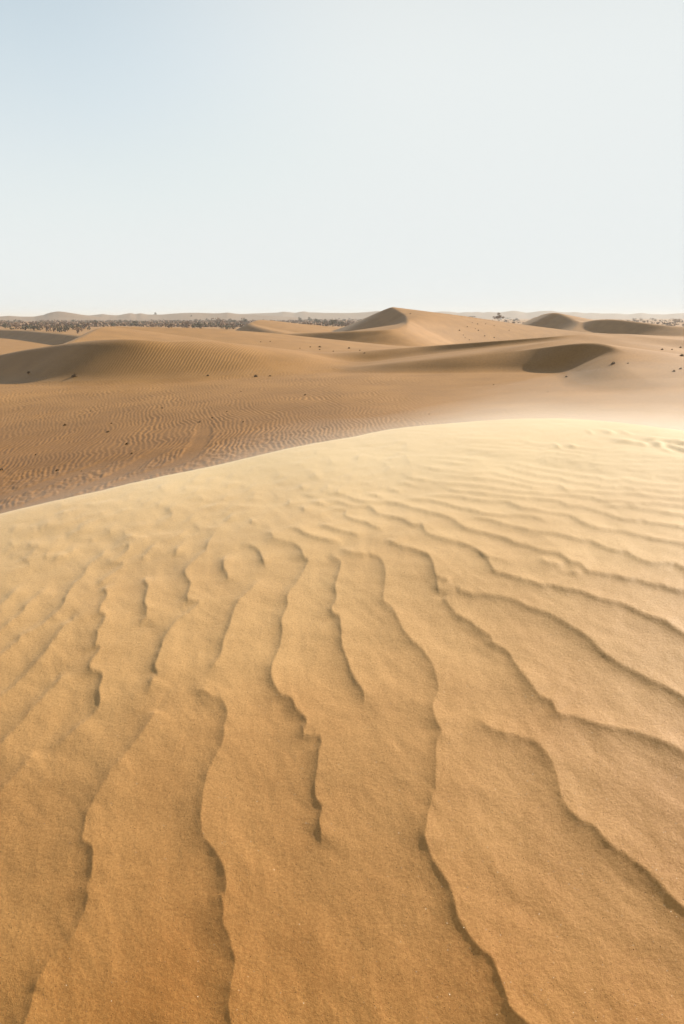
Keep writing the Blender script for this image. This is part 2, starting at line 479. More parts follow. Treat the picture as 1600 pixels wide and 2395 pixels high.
# each entry: strength, then (sheet, [(x, y) or (x, y, strength)...])
RIP = [
    (0.35, (6, [(60, 480), (200, 580, .5), (300, 630, .6), (430, 655, .7), (540, 690, .7), (600, 750, .7), (660, 840, .6)]),
        (9, [(690, 30, .35), (715, 120, .4), (725, 190, .6), (830, 320, 1.0), (950, 390, 1.1), (1040, 490, 1.1), (1160, 570, 1.2), (1250, 640, 1.3), (1380, 750, 1.4), (1470, 850, 1.4), (1568, 945, 1.4)])),
    (0.4, (2, [(1470, 580), (1500, 600, .7)]), (3, [(0, 690, .8), (80, 735), (170, 800), (250, 860)]),
        (6, [(250, 0, .8), (350, 60, .8), (430, 190, .8), (520, 300, .8), (590, 390, .9), (660, 430, 1.1), (700, 500, 1.2), (830, 530, 1.2), (960, 570, 1.2), (1130, 600, 1.2), (1280, 640, 1.3), (1420, 690, 1.3), (1568, 765, 1.3)])),
    (0.3, (3, [(0, 535), (40, 545, .5), (130, 565, .6), (250, 570, .8), (340, 585), (400, 600), (500, 650, .9), (620, 690), (720, 740), (800, 790), (920, 870, .8)]),
        (6, [(975, 50, .8), (1050, 110, .9), (1180, 190, 1.0), (1300, 250), (1420, 310, 1.1), (1568, 395, 1.1)])),
    (0.3, (13, [(215, 588), (330, 600, .6), (450, 640), (560, 635), (600, 655), (640, 695), (760, 725, .7), (850, 750), (920, 790), (1000, 795)]),
        (2, [(1340, 95, .7), (1380, 150, .7), (1500, 190, .8)]), (3, [(0, 205, .8), (60, 220), (120, 245), (170, 280, .6), (220, 330, .5), (270, 410, .7), (350, 435, .9), (450, 465), (600, 505, 1), (660, 505), (760, 535), (850, 545), (960, 590), (1050, 610), (1180, 650), (1300, 710), (1420, 750), (1500, 800), (1568, 845)])),
    (0.3, (13, [(120, 512), (360, 545, .5), (470, 585), (600, 605, .7), (720, 605), (810, 615), (920, 650), (1060, 685), (1160, 715), (1260, 755), (1275, 768)]),
        (3, [(10, 70, .7), (80, 110), (200, 140), (330, 175), (420, 215), (500, 235), (570, 262), (700, 290, .5), (780, 340, .6), (850, 360, .4), (920, 420, .5), (1000, 430, .8), (1100, 440), (1180, 462), (1240, 465, .9), (1340, 495), (1420, 510), (1480, 530), (1568, 545)])),
    (0.3, (3, [(590, 300), (620, 350, .4), (690, 365, .4), (760, 350, .3)])),
    (0.3, (3, [(760, 400), (820, 420, .4), (880, 428, .3)])),
    (0.25, (3, [(70, 34), (200, 40, .6), (300, 65), (420, 100), (540, 130), (700, 150), (860, 190, .7), (920, 195), (1010, 235), (1100, 268), (1160, 270), (1230, 310), (1330, 350), (1440, 355), (1500, 355), (1568, 388)])),
    (0.3, (13, [(830, 572), (960, 578, .7), (1080, 590), (1200, 620), (1320, 655), (1440, 680)]), (3, [(200, 5, .6), (330, 15), (480, 20), (560, 35), (655, 78, .3)])),
    (0.3, (13, [(1020, 543), (1150, 552, .6), (1300, 560), (1420, 580)]), (14, [(0, 741, .6), (120, 740), (180, 765), (260, 798), (370, 810), (460, 830)]),
        (3, [(700, 0, .5), (780, 15), (850, 50), (900, 80), (1000, 110), (1110, 122), (1180, 135), (1260, 155), (1360, 180), (1450, 195), (1568, 215)])),
    (0.3, (13, [(1120, 455), (1280, 515, .5), (1400, 525)]), (14, [(0, 688, .6), (120, 700), (250, 712), (320, 712), (420, 722), (500, 730), (560, 745), (640, 775), (720, 780), (800, 800), (900, 830)]),
        (3, [(1030, 0, .6), (1110, 30), (1200, 50), (1280, 52), (1340, 70), (1440, 80), (1500, 90), (1568, 100)])),
    (0.25, (13, [(830, 360), (920, 415, .5), (1040, 430), (1180, 452), (1400, 470)]), (14, [(0, 632, .6), (120, 650), (250, 668), (360, 672), (450, 685), (600, 685), (720, 695), (820, 705), (900, 730), (1000, 735), (1080, 740), (1150, 755), (1300, 755), (1450, 765), (1568, 780)])),
    (0.3, (14, [(880, 772), (1000, 780, .6), (1120, 780), (1200, 795), (1330, 815), (1450, 835), (1568, 852)])),
    (0.25, (13, [(1000, 370), (1300, 405, .4)]), (14, [(0, 570, .5), (150, 590), (250, 610), (360, 635), (455, 642, .3)])),
    (0.25, (13, [(1180, 355), (1400, 380, .4)]), (14, [(0, 510, .5), (120, 535), (250, 565), (360, 590), (470, 595), (560, 610), (620, 650), (740, 655), (850, 660), (1000, 670), (1200, 680), (1300, 700), (1400, 710), (1568, 722)])),
    (0.25, (14, [(0, 450, .4), (100, 460), (200, 485), (300, 510), (420, 535), (550, 545), (640, 575), (760, 590), (850, 600), (920, 622, .6), (1000, 625), (1100, 620), (1160, 640), (1300, 640), (1400, 655), (1568, 665)])),
    (0.25, (14, [(0, 415, .4), (200, 435), (350, 465), (500, 490), (620, 510), (760, 530), (860, 535), (920, 560, .5), (1000, 565), (1080, 560), (1160, 580), (1300, 595), (1400, 605), (1568, 615)])),
    (0.25, (14, [(0, 385, .4), (200, 402), (350, 405), (500, 440), (700, 465), (880, 490), (1000, 510), (1150, 515), (1280, 540), (1400, 540), (1568, 570)])),
    (0.3, (13, [(220, 660), (320, 660, .4), (380, 672, .4), (370, 705, .4), (390, 725, .6), (450, 750, .8), (530, 770), (620, 815), (720, 852, .5)])),
    (0.4, (2, [(610, 75), (680, 95, .8), (760, 120), (860, 145), (930, 170, .5)])),
    (0.4, (2, [(400, 105), (480, 120, .7), (530, 150, .8), (600, 175), (700, 195), (800, 210, .5)])),
    (0.4, (2, [(780, 238), (830, 275, .8), (930, 292), (970, 290), (1030, 305, .9), (1070, 350, .7), (1085, 420, .5), (1080, 520, .45), (1070, 600, .6), (1130, 650, .6), (1160, 710, .8), (1200, 790), (1270, 880, .9)]),
        (5, [(1300, 20, .9), (1360, 80), (1410, 170, .7), (1440, 260, .5), (1450, 330, .4), (1430, 390, .4), (1410, 480, .5), (1440, 580, .7), (1470, 630, .6), (1440, 700, .4), (1430, 860, .35)]),
        (8, [(1430, 130, .35), (1400, 230), (1365, 380, .6), (1360, 480, .9), (1400, 610, 1.1), (1450, 700, 1.2), (1530, 820, 1.2)]),
        (12, [(0, 90, 1.2), (60, 230, 1.2), (120, 310), (180, 380), (250, 440), (290, 550), (340, 670, 1.3), (380, 770), (480, 868, 1.3)])),
    (0.4, (2, [(690, 318), (755, 324, .5), (778, 345), (768, 400, .5), (740, 500, .6), (750, 580, .6), (712, 670, .6), (765, 715, .9), (780, 800, .9)]), (5, [(785, 20, .8), (810, 100, .9), (845, 210, 1.0), (890, 290), (930, 360, .9), (935, 470, .5)])),
    (0.4, (2, [(1080, 185), (1130, 210, .7), (1200, 240), (1300, 265, .7), (1370, 295), (1410, 350, .6), (1430, 430, .5), (1450, 450, .7), (1500, 470, .6), (1540, 485, .3)])),
    (0.3, (2, [(1430, 430), (1450, 520, .5), (1470, 570, .4)])),
    (0.3, (3, [(120, 245), (200, 300, .35), (300, 330, .25), (420, 345, .15)])),
    (0.35, (2, [(220, 140), (300, 150, .7), (310, 180, .7), (390, 200), (450, 215), (500, 250, .8), (520, 300), (550, 330, .7), (540, 360, .4), (480, 470, .45), (420, 550, .6), (405, 600, .8), (412, 640, .7), (370, 740, .7), (375, 800), (368, 880)]),
        (5, [(350, 60, .7), (320, 130, .8), (300, 210, .9), (300, 260, 1.0), (340, 340, 1.1), (370, 380), (430, 400), (470, 480), (520, 520), (545, 570), (520, 620, 1.1), (520, 650), (570, 665, .9), (620, 660, .7), (645, 700, .7), (625, 770), (620, 880, .6)]),
        (8, [(600, 100, .7), (615, 200, .8), (650, 270, .8), (630, 350), (640, 450, .6), (640, 560, .3)])),
    (0.4, (2, [(85, 215), (170, 230, .8), (220, 270, .9), (240, 330), (270, 390, .6)])),
    (0.2, (2, [(250, 430), (150, 540, .5), (70, 620, .6), (30, 720, .7), (8, 800, .7)]), (4, [(1540, 0, .7), (1525, 85, .6), (1480, 160, .3), (1400, 240, .2)])),
    (0.3, (4, [(1290, 325), (1400, 360, .8), (1460, 390, .9), (1530, 420, 1.0), (1560, 470), (1562, 520), (1545, 600), (1540, 690, .9), (1510, 760, .7), (1460, 850, .7)]),
        (7, [(1450, 0, .7), (1420, 90, .9), (1400, 170, 1.0), (1390, 260), (1385, 370), (1400, 480, 1.1), (1460, 540, 1.2), (1510, 620, 1.3), (1545, 700, 1.3), (1550, 860, 1.2)]),
        (10, [(1530, 20, 1.1), (1540, 100, 1.1), (1530, 180, .8)]), (11, [(20, 330, .5), (40, 480, .6), (20, 640, .7), (10, 760, .7), (20, 880, .7)])),
    (0.3, (1, [(1560, 280), (1540, 340, .7), (1545, 390), (1566, 435, .5), (1550, 480, .3)])),
    (0.3, (1, [(1500, 110), (1430, 215, .5), (1425, 250, .5), (1370, 300, .3), (1290, 370, .6), (1275, 400, .8), (1285, 440), (1310, 480), (1300, 530), (1285, 580), (1300, 605, .7), (1370, 615, .5), (1310, 680, .35), (1220, 750, .4), (1150, 840, .5)]),
        (4, [(1125, 0, .6), (1110, 60), (1085, 130, .8), (1065, 185, .8), (1095, 235, .5), (1060, 260, .6), (1040, 310, .5), (1015, 380, .2)])),
    (0.2, (4, [(1075, 490), (1060, 520, .4), (990, 640, .7), (940, 700, .6), (880, 780), (810, 870)]),
        (7, [(770, 20, .5), (730, 90, .6), (680, 180, .7), (640, 250), (600, 330, .9), (580, 440, 1.1), (560, 490, 1.1), (620, 550, 1.2), (640, 580), (645, 640), (630, 740, 1.0), (600, 840, .9)]),
        (10, [(610, 10, 1.0), (600, 80, .9), (550, 200, .7), (480, 330, .7), (350, 450, .6), (260, 620, .7), (220, 750), (180, 868, .9)])),
    (0.3, (1, [(1290, 170), (1220, 250, .5), (1205, 300, .5)])),
    (0.3, (1, [(1095, 195), (1040, 250, .4), (985, 305, .4), (1025, 325, .5)])),
    (0.4, (1, [(1008, 430), (1000, 470, .8), (1020, 500, .8), (1010, 560), (1000, 620, .9), (1010, 660, .9), (1010, 715, .6), (985, 740, .4), (950, 790, .3)])),
    (0.3, (1, [(865, 212), (890, 225, .5), (885, 250, .5), (830, 300, .3), (760, 332, .2), (850, 345, .6), (840, 362, .4), (780, 410, .35), (700, 470, .3), (655, 507, .5)])),
    (0.4, (1, [(700, 510), (720, 525, .9), (740, 560, 1.0), (715, 610, .7), (685, 670, .9), (690, 695, 1.0), (725, 710, 1.0), (710, 760, .8), (670, 820, .9), (672, 870, 1.0)]),
        (4, [(660, 30, 1.0), (690, 45), (670, 90, .8), (620, 170, 1.0), (630, 200), (700, 225), (710, 250), (690, 330), (690, 400, 1.2), (685, 445, 1.0), (630, 520, .35), (480, 650, .3), (350, 760, .2)])),
    (0.3, (1, [(725, 240), (700, 290, .5), (620, 350, .3), (570, 430, .4), (510, 490, .5), (460, 570, .7), (450, 605, .9), (420, 660, .7), (340, 730, .6), (280, 780), (150, 850)]), (4, [(130, 0, .5), (0, 105, .5)])),
    (0.3, (1, [(350, 480), (270, 560, .5), (180, 640, .8), (160, 680, .8), (100, 730, .6), (0, 812, .6)])),
    (0.3, (1, [(165, 475), (80, 560, .5), (0, 632, .5)])),
    (0.4, (1, [(475, 725), (510, 735, .6), (440, 790, .7), (390, 860, .8)]), (4, [(370, 0, .7), (330, 60, .8), (260, 140), (190, 220), (100, 310), (0, 385, .7)])),
    (0.4, (4, [(395, 232), (418, 260, .7), (340, 340, .8), (260, 430), (190, 510), (100, 610, .9), (0, 720, .9)])),
    (0.3, (4, [(250, 760), (200, 820, .3)]), (7, [(150, 0, .4), (60, 100, .6), (0, 165, .6)])),
    # short broken crests on the shoulder left of the long ones
    (0.4, (13, [(0, 528, 0.35), (100, 548, 0.60), (200, 556, 0.60)])),
    (0.4, (13, [(60, 610, 0.35), (150, 612, 0.60), (235, 640, 0.60)])),
    (0.4, (13, [(500, 430, 0.35), (600, 455, 0.60)])),
    (0.4, (13, [(700, 480, 0.35), (780, 505, 0.60), (850, 530, 0.60)])),
    (0.4, (13, [(530, 530, 0.35), (620, 545, 0.60), (710, 578, 0.60)])),
    (0.4, (13, [(230, 440, 0.35), (305, 442, 0.60)])),
    (0.4, (13, [(270, 488, 0.35), (320, 497, 0.60)])),
    (0.4, (13, [(110, 460, 0.35), (190, 470, 0.60)])),
    (0.4, (13, [(600, 408, 0.35), (660, 430, 0.60)])),
    (0.4, (13, [(380, 440, 0.35), (450, 475, 0.60)])),
    (0.4, (13, [(480, 378, 0.35), (560, 410, 0.60)])),
    (0.4, (13, [(560, 368, 0.35), (640, 385, 0.60)])),
    (0.4, (13, [(720, 395, 0.35), (765, 412, 0.60)])),
    (0.4, (13, [(350, 385, 0.35), (420, 397, 0.60)])),
    (0.4, (13, [(120, 400, 0.35), (180, 405, 0.60)])),
    (0.4, (13, [(0, 480, 0.35), (70, 492, 0.60)])),
    (0.4, (13, [(640, 470, 0.35), (700, 490, 0.60)])),
    (0.4, (13, [(880, 372, 0.35), (960, 392, 0.60)])),
    (0.4, (13, [(780, 440, 0.35), (880, 452, 0.60), (1010, 500, 0.60)])),
    (0.4, (13, [(940, 305, 0.35), (1100, 345, 0.60), (1300, 372, 0.60)])),
    (0.4, (13, [(1020, 270, 0.35), (1250, 300, 0.60), (1560, 330, 0.60)])),
    (0.4, (13, [(900, 235, 0.35), (1200, 250, 0.60), (1560, 285, 0.60)])),
    (0.4, (13, [(0, 635, 0.35), (40, 660, 0.60), (30, 700, 0.60)])),
    (0.4, (13, [(160, 730, 0.35), (215, 665, 0.60)])),
]


# lumps of disturbed sand near the brow on the right: sheet 14 x, y of the crest, width, height of the shaded side
LUMPS = [(1110, 264, 210, 17), (1325, 236, 200, 14), (1375, 284, 130, 20), (1250, 284, 90, 10), (1530, 256, 150, 16), (1540, 280, 170, 18), (1570, 330, 110, 20), (1445, 336, 70, 9),
         (970, 182, 110, 12), (1110, 188, 70, 9), (548, 303, 45, 9), (670, 302, 80, 8), (1640, 300, 170, 20), (1460, 262, 60, 9), (1480, 300, 80, 9), (820, 186, 60, 6)]


def lumps(x, y):
    h = np.zeros(x.shape)
    ox, oy, sc = RG[14]
    g = np.random.default_rng(3)
    for a, b, w, t in LUMPS:
        p = on_surface([ox + a / sc], [oy + b / sc], near_base, lo=0.5, hi=30)[0]
        wm = w / sc * p[1] / F_PX * 0.5
        hm = 0.8 * t / sc * p[1] / F_PX * 1.6
        u = (x - p[0]) / wm
        v = (y - p[1]) / (0.10 + 0.25 * wm)
        v = v - 0.25 * u * g.uniform(-1, 1) + 0.25 * noise(x * 9, y * 9, int(a))
        prof = np.where(v < 0, np.exp(-(v / 0.32) ** 2), np.exp(-(v / 1.0) ** 2))
        h += hm * prof * np.exp(-u * u * 1.6)
    return h


def rip_lines():
    out = []
    for a0, *segs in RIP:
        a = a0
        P, A, lump = [], [], False
        for sheet, pts in segs:
            ox, oy, sc = RG[sheet]
            for p in pts:
                if len(p) == 3: a = p[2]
                P.append((ox + p[0] / sc, oy + p[1] / sc)); A.append(a)
        P = np.array(P); A = np.array(A)
        W = on_surface(P[:, 0], P[:, 1], near_base, lo=0.5, hi=30)[:, :2]
        open0 = not (P[0, 0] < 8 or P[0, 0] > 1590)
        open1 = not (P[-1, 0] < 8 or P[-1, 0] > 1590 or P[-1, 1] > 2385)
        if not open1:
            d = W[-1] - W[-2]; d /= np.linalg.norm(d)
            W = np.vstack([W, W[-1] + d * 0.9]); A = np.append(A, A[-1] * 0.6)
        if not open0:
            d = W[0] - W[1]; d /= np.linalg.norm(d)
            W = np.vstack([W[0] + d * 0.9, W]); A = np.append(A[0] * 0.6, A)
        C = spline(np.column_stack([W, A]), 6)
        out.append([C[:, :2], np.clip(C[:, 2], 0, 2), 1.7 if lump else None])
    return out


LINES = rip_lines()


def add_auto():
    """fine crests between the last traced ones and the smooth brow, and short scattered dimples on the left shoulder"""
    ox, oy, sc = RG[14]
    lo = np.array([(-500, 330), (0, 385), (200, 402), (350, 410), (500, 440), (700, 465), (880, 490), (1000, 505), (1150, 515), (1280, 538), (1400, 545), (1568, 570), (1800, 600)], float)
    hi = np.array([(-500, 215), (0, 225), (200, 235), (350, 250), (500, 265), (700, 290), (880, 310), (1000, 318), (1150, 335), (1280, 345), (1400, 355), (1568, 365), (1800, 380)], float)
    for k in range(1, 11):
        t = (k / 11.0) ** 0.9
        c = lo * (1 - t) + hi * t
        c[:, 1] += rng.normal(0, 3, len(c))
        W = on_surface(ox + c[:, 0] / sc, oy + c[:, 1] / sc, near_base, lo=0.5, hi=30)[:, :2]
        a = (0.55 * (1 - t) + 0.20) * rng.uniform(0.35, 1.25, len(c))
        a[0] = 0
        C = spline(np.column_stack([W, a]), 6)
        LINES.append([C[:, :2], np.clip(C[:, 2], 0, 2), 0.55])
    # shoulder dimples: short, running away from the lens
    for k in range(150):
        u = rng.uniform(0, 1)
        px = rng.uniform(20, 960)
        crest = np.interp(px, [p[0] for p in CREST_PX], [p[1] for p in CREST_PX])
        low = np.interp(px, [0, 250, 560, 760, 960], [1345, 1290, 1240, 1160, 1085])
        py = crest + 14 + (low - crest - 14) * rng.uniform(0.0, 1) ** 0.8
        w = on_surface([px], [py], near_base, lo=0.5, hi=30)[0]
        ln = rng.uniform(0.03, 0.10) * (1 + 0.12 * w[1])
        ang = rng.normal(-1.9, 0.5)
        d = np.array([math.cos(ang), math.sin(ang)])
        n = np.array([-d[1], d[0]])
        W = np.array([w[:2] - d * ln, w[:2] + n * rng.normal(0, .012), w[:2] + d * ln * 0.6 + n * rng.normal(0, .03)])
        a = rng.uniform(0.15, 0.5)
        C = spline(np.column_stack([W, [0, a, 0]]), 4)
        LINES.append([C[:, :2], np.clip(C[:, 2], 0, 2), 0.6])


add_auto()


def ripples(x, y):
    sh = x.shape
    xf, yf = x.ravel(), y.ravel()
    # a small crinkle so that no crest is a clean curve
    wx = xf + 0.0032 * noise(xf * 22, yf * 22, 3) + 0.0012 * noise(xf * 60, yf * 60, 4)
    wy = yf + 0.0032 * noise(xf * 22, yf * 22, 5) + 0.0012 * noise(xf * 60, yf * 60, 6)
    h = np.zeros(xf.shape)
    for L, A, sc in LINES:
        ym = L[:, 1].mean()
        if sc is None: sc = float(np.clip(1.70 - 0.30 * ym, 0.55, 1.4))
        R = 0.52 * sc
        m = (wx > L[:, 0].min() - R) & (wx < L[:, 0].max() + R) & (wy > L[:, 1].min() - R) & (wy < L[:, 1].max() + R)
        if not m.any(): continue
        ii = np.nonzero(m)[0]
        n = len(L) - 1
        par = np.arange(n + 1.0)
        a = 0.76 * np.maximum(A, 0) ** 0.3 * (1 + 0.18 * noise(par * 0.23, par * 0 + len(L), 15))
        if A[0] < 1.05: a = a * np.clip(par / 5.0, 0, 1)
        a = a * np.clip((n - par) / 5.0, 0, 1)
        d, q, (a,) = soft_nearest(wx[ii], wy[ii], L, a[:, None])
        near = d < R
        ii, d, q, a = ii[near], d[near], q[near] / sc, a[near]
        a = a * sstep(0.0, 0.8, np.abs(q) * sc / d + 0.004 / d)          # nothing carries on past the ends
        win = 1 - sstep(0.28, 0.52, d / sc)
        lo = np.minimum(q, 0); hi_ = np.maximum(q, 0)
        nr = 1 - float(sstep(1.3, 2.6, ym))                          # close by the lee sides are broad and soft
        A1, A2, B1, w2, w3 = 0.0036 - 0.0014 * nr, 0.0042 + 0.0020 * nr, 0.0085 + 0.0050 * nr, 0.06 + 0.02 * nr, 0.065 + 0.025 * nr
        k = np.where(q > 0, A1 * np.exp(-hi_ / 0.06) + A2 * np.exp(-hi_ / 0.15),
                     A1 * np.exp(lo / 0.016) + A2 * np.exp(lo / w2) - B1 * (1 - np.exp(lo / w3)) * np.exp(lo / (0.12 + 0.04 * nr)))
        h[ii] += (0.84 + 0.95 * sstep(1.3, 4.0, ym)) * k * a * sc * win
    return h.reshape(sh)


# polar sheet round the photographer: fine where the lens looks
def azimuths(half, n, coarse=48):
    a = np.linspace(-half, half, n)
    c = np.linspace(half, 2 * math.pi - half, coarse + 2)[1:-1]
    return np.concatenate([a, c, [2 * math.pi - half]])


def near_rows():
    # rows about one and a quarter picture rows apart on a plane 1.1 m below the eye
    py = np.linspace(2900, 1085, 640)
    _, rz = ray(800, py)
    r = -1.1 / rz
    a = r[r > 0.0]
    return np.concatenate([[0.0, 0.25, 0.5], a[a > 0.55], np.geomspace(a.max() * 1.012, 9.5, 150), np.geomspace(9.7, 26, 30)])


az = azimuths(R_(33), 900)
rr = near_rows()
AZ, RR = np.meshgrid(az, rr)
X, Y = RR * np.sin(AZ), RR * np.cos(AZ)
Z = near_dune(X, Y)
inner = (np.abs(AZ) < R_(60)) & (RR < 10)
Hr = ripples(X, Y) + lumps(X, Y)
Hf = 0.0016 * fbm(X * 7, Y * 7, 31, 3) + 0.0002 * fbm(X * 42 + 3 * noise(X * 5, Y * 5, 9), Y * 34, 41, 3)
Hf += 0.010 * fbm(X * 0.9, Y * 0.9, 51, 2)
Hf += 0.0007 * fbm((X * 0.8 + Y * 0.6) * 15 + 1.5 * noise(X * 3, Y * 3, 53), (Y * 0.8 - X * 0.6) * 4.5, 52, 2)
fine = 0.0013 * fbm(X * 3.2 + Y * 1.1, Y * 19 - X * 4 + 2 * noise(X * 2, Y * 2, 77), 61, 2) * sstep(2.6, 5.5, RR)
Z = Z + Hr + (Hf + fine * 0.8)
near_me = mesh_grid('foreground_dune', X, Y, Z)
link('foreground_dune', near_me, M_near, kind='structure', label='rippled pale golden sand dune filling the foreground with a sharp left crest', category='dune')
NEAR_CO = (X, Y, Z)


# ------------------------------------------------------------------ valley, plain and the dunes beyond
def ground(x, y):
    r = np.sqrt(x * x + y * y)
    v = -4.62 + 0.040 * (np.clip(x, -60, 40) + 15) + 0.05 * np.clip(x, -20, 0) * sstep(56, 30, r) + 0.25 * fbm(x * 0.035, y * 0.035, 11, 2)
    p = -5.9 + 0.9 * fbm(x * 0.008, y * 0.008, 12, 2) * sstep(2500, 300, r)
    t = sstep(62, 170, r)
    return v * (1 - t) + p * t


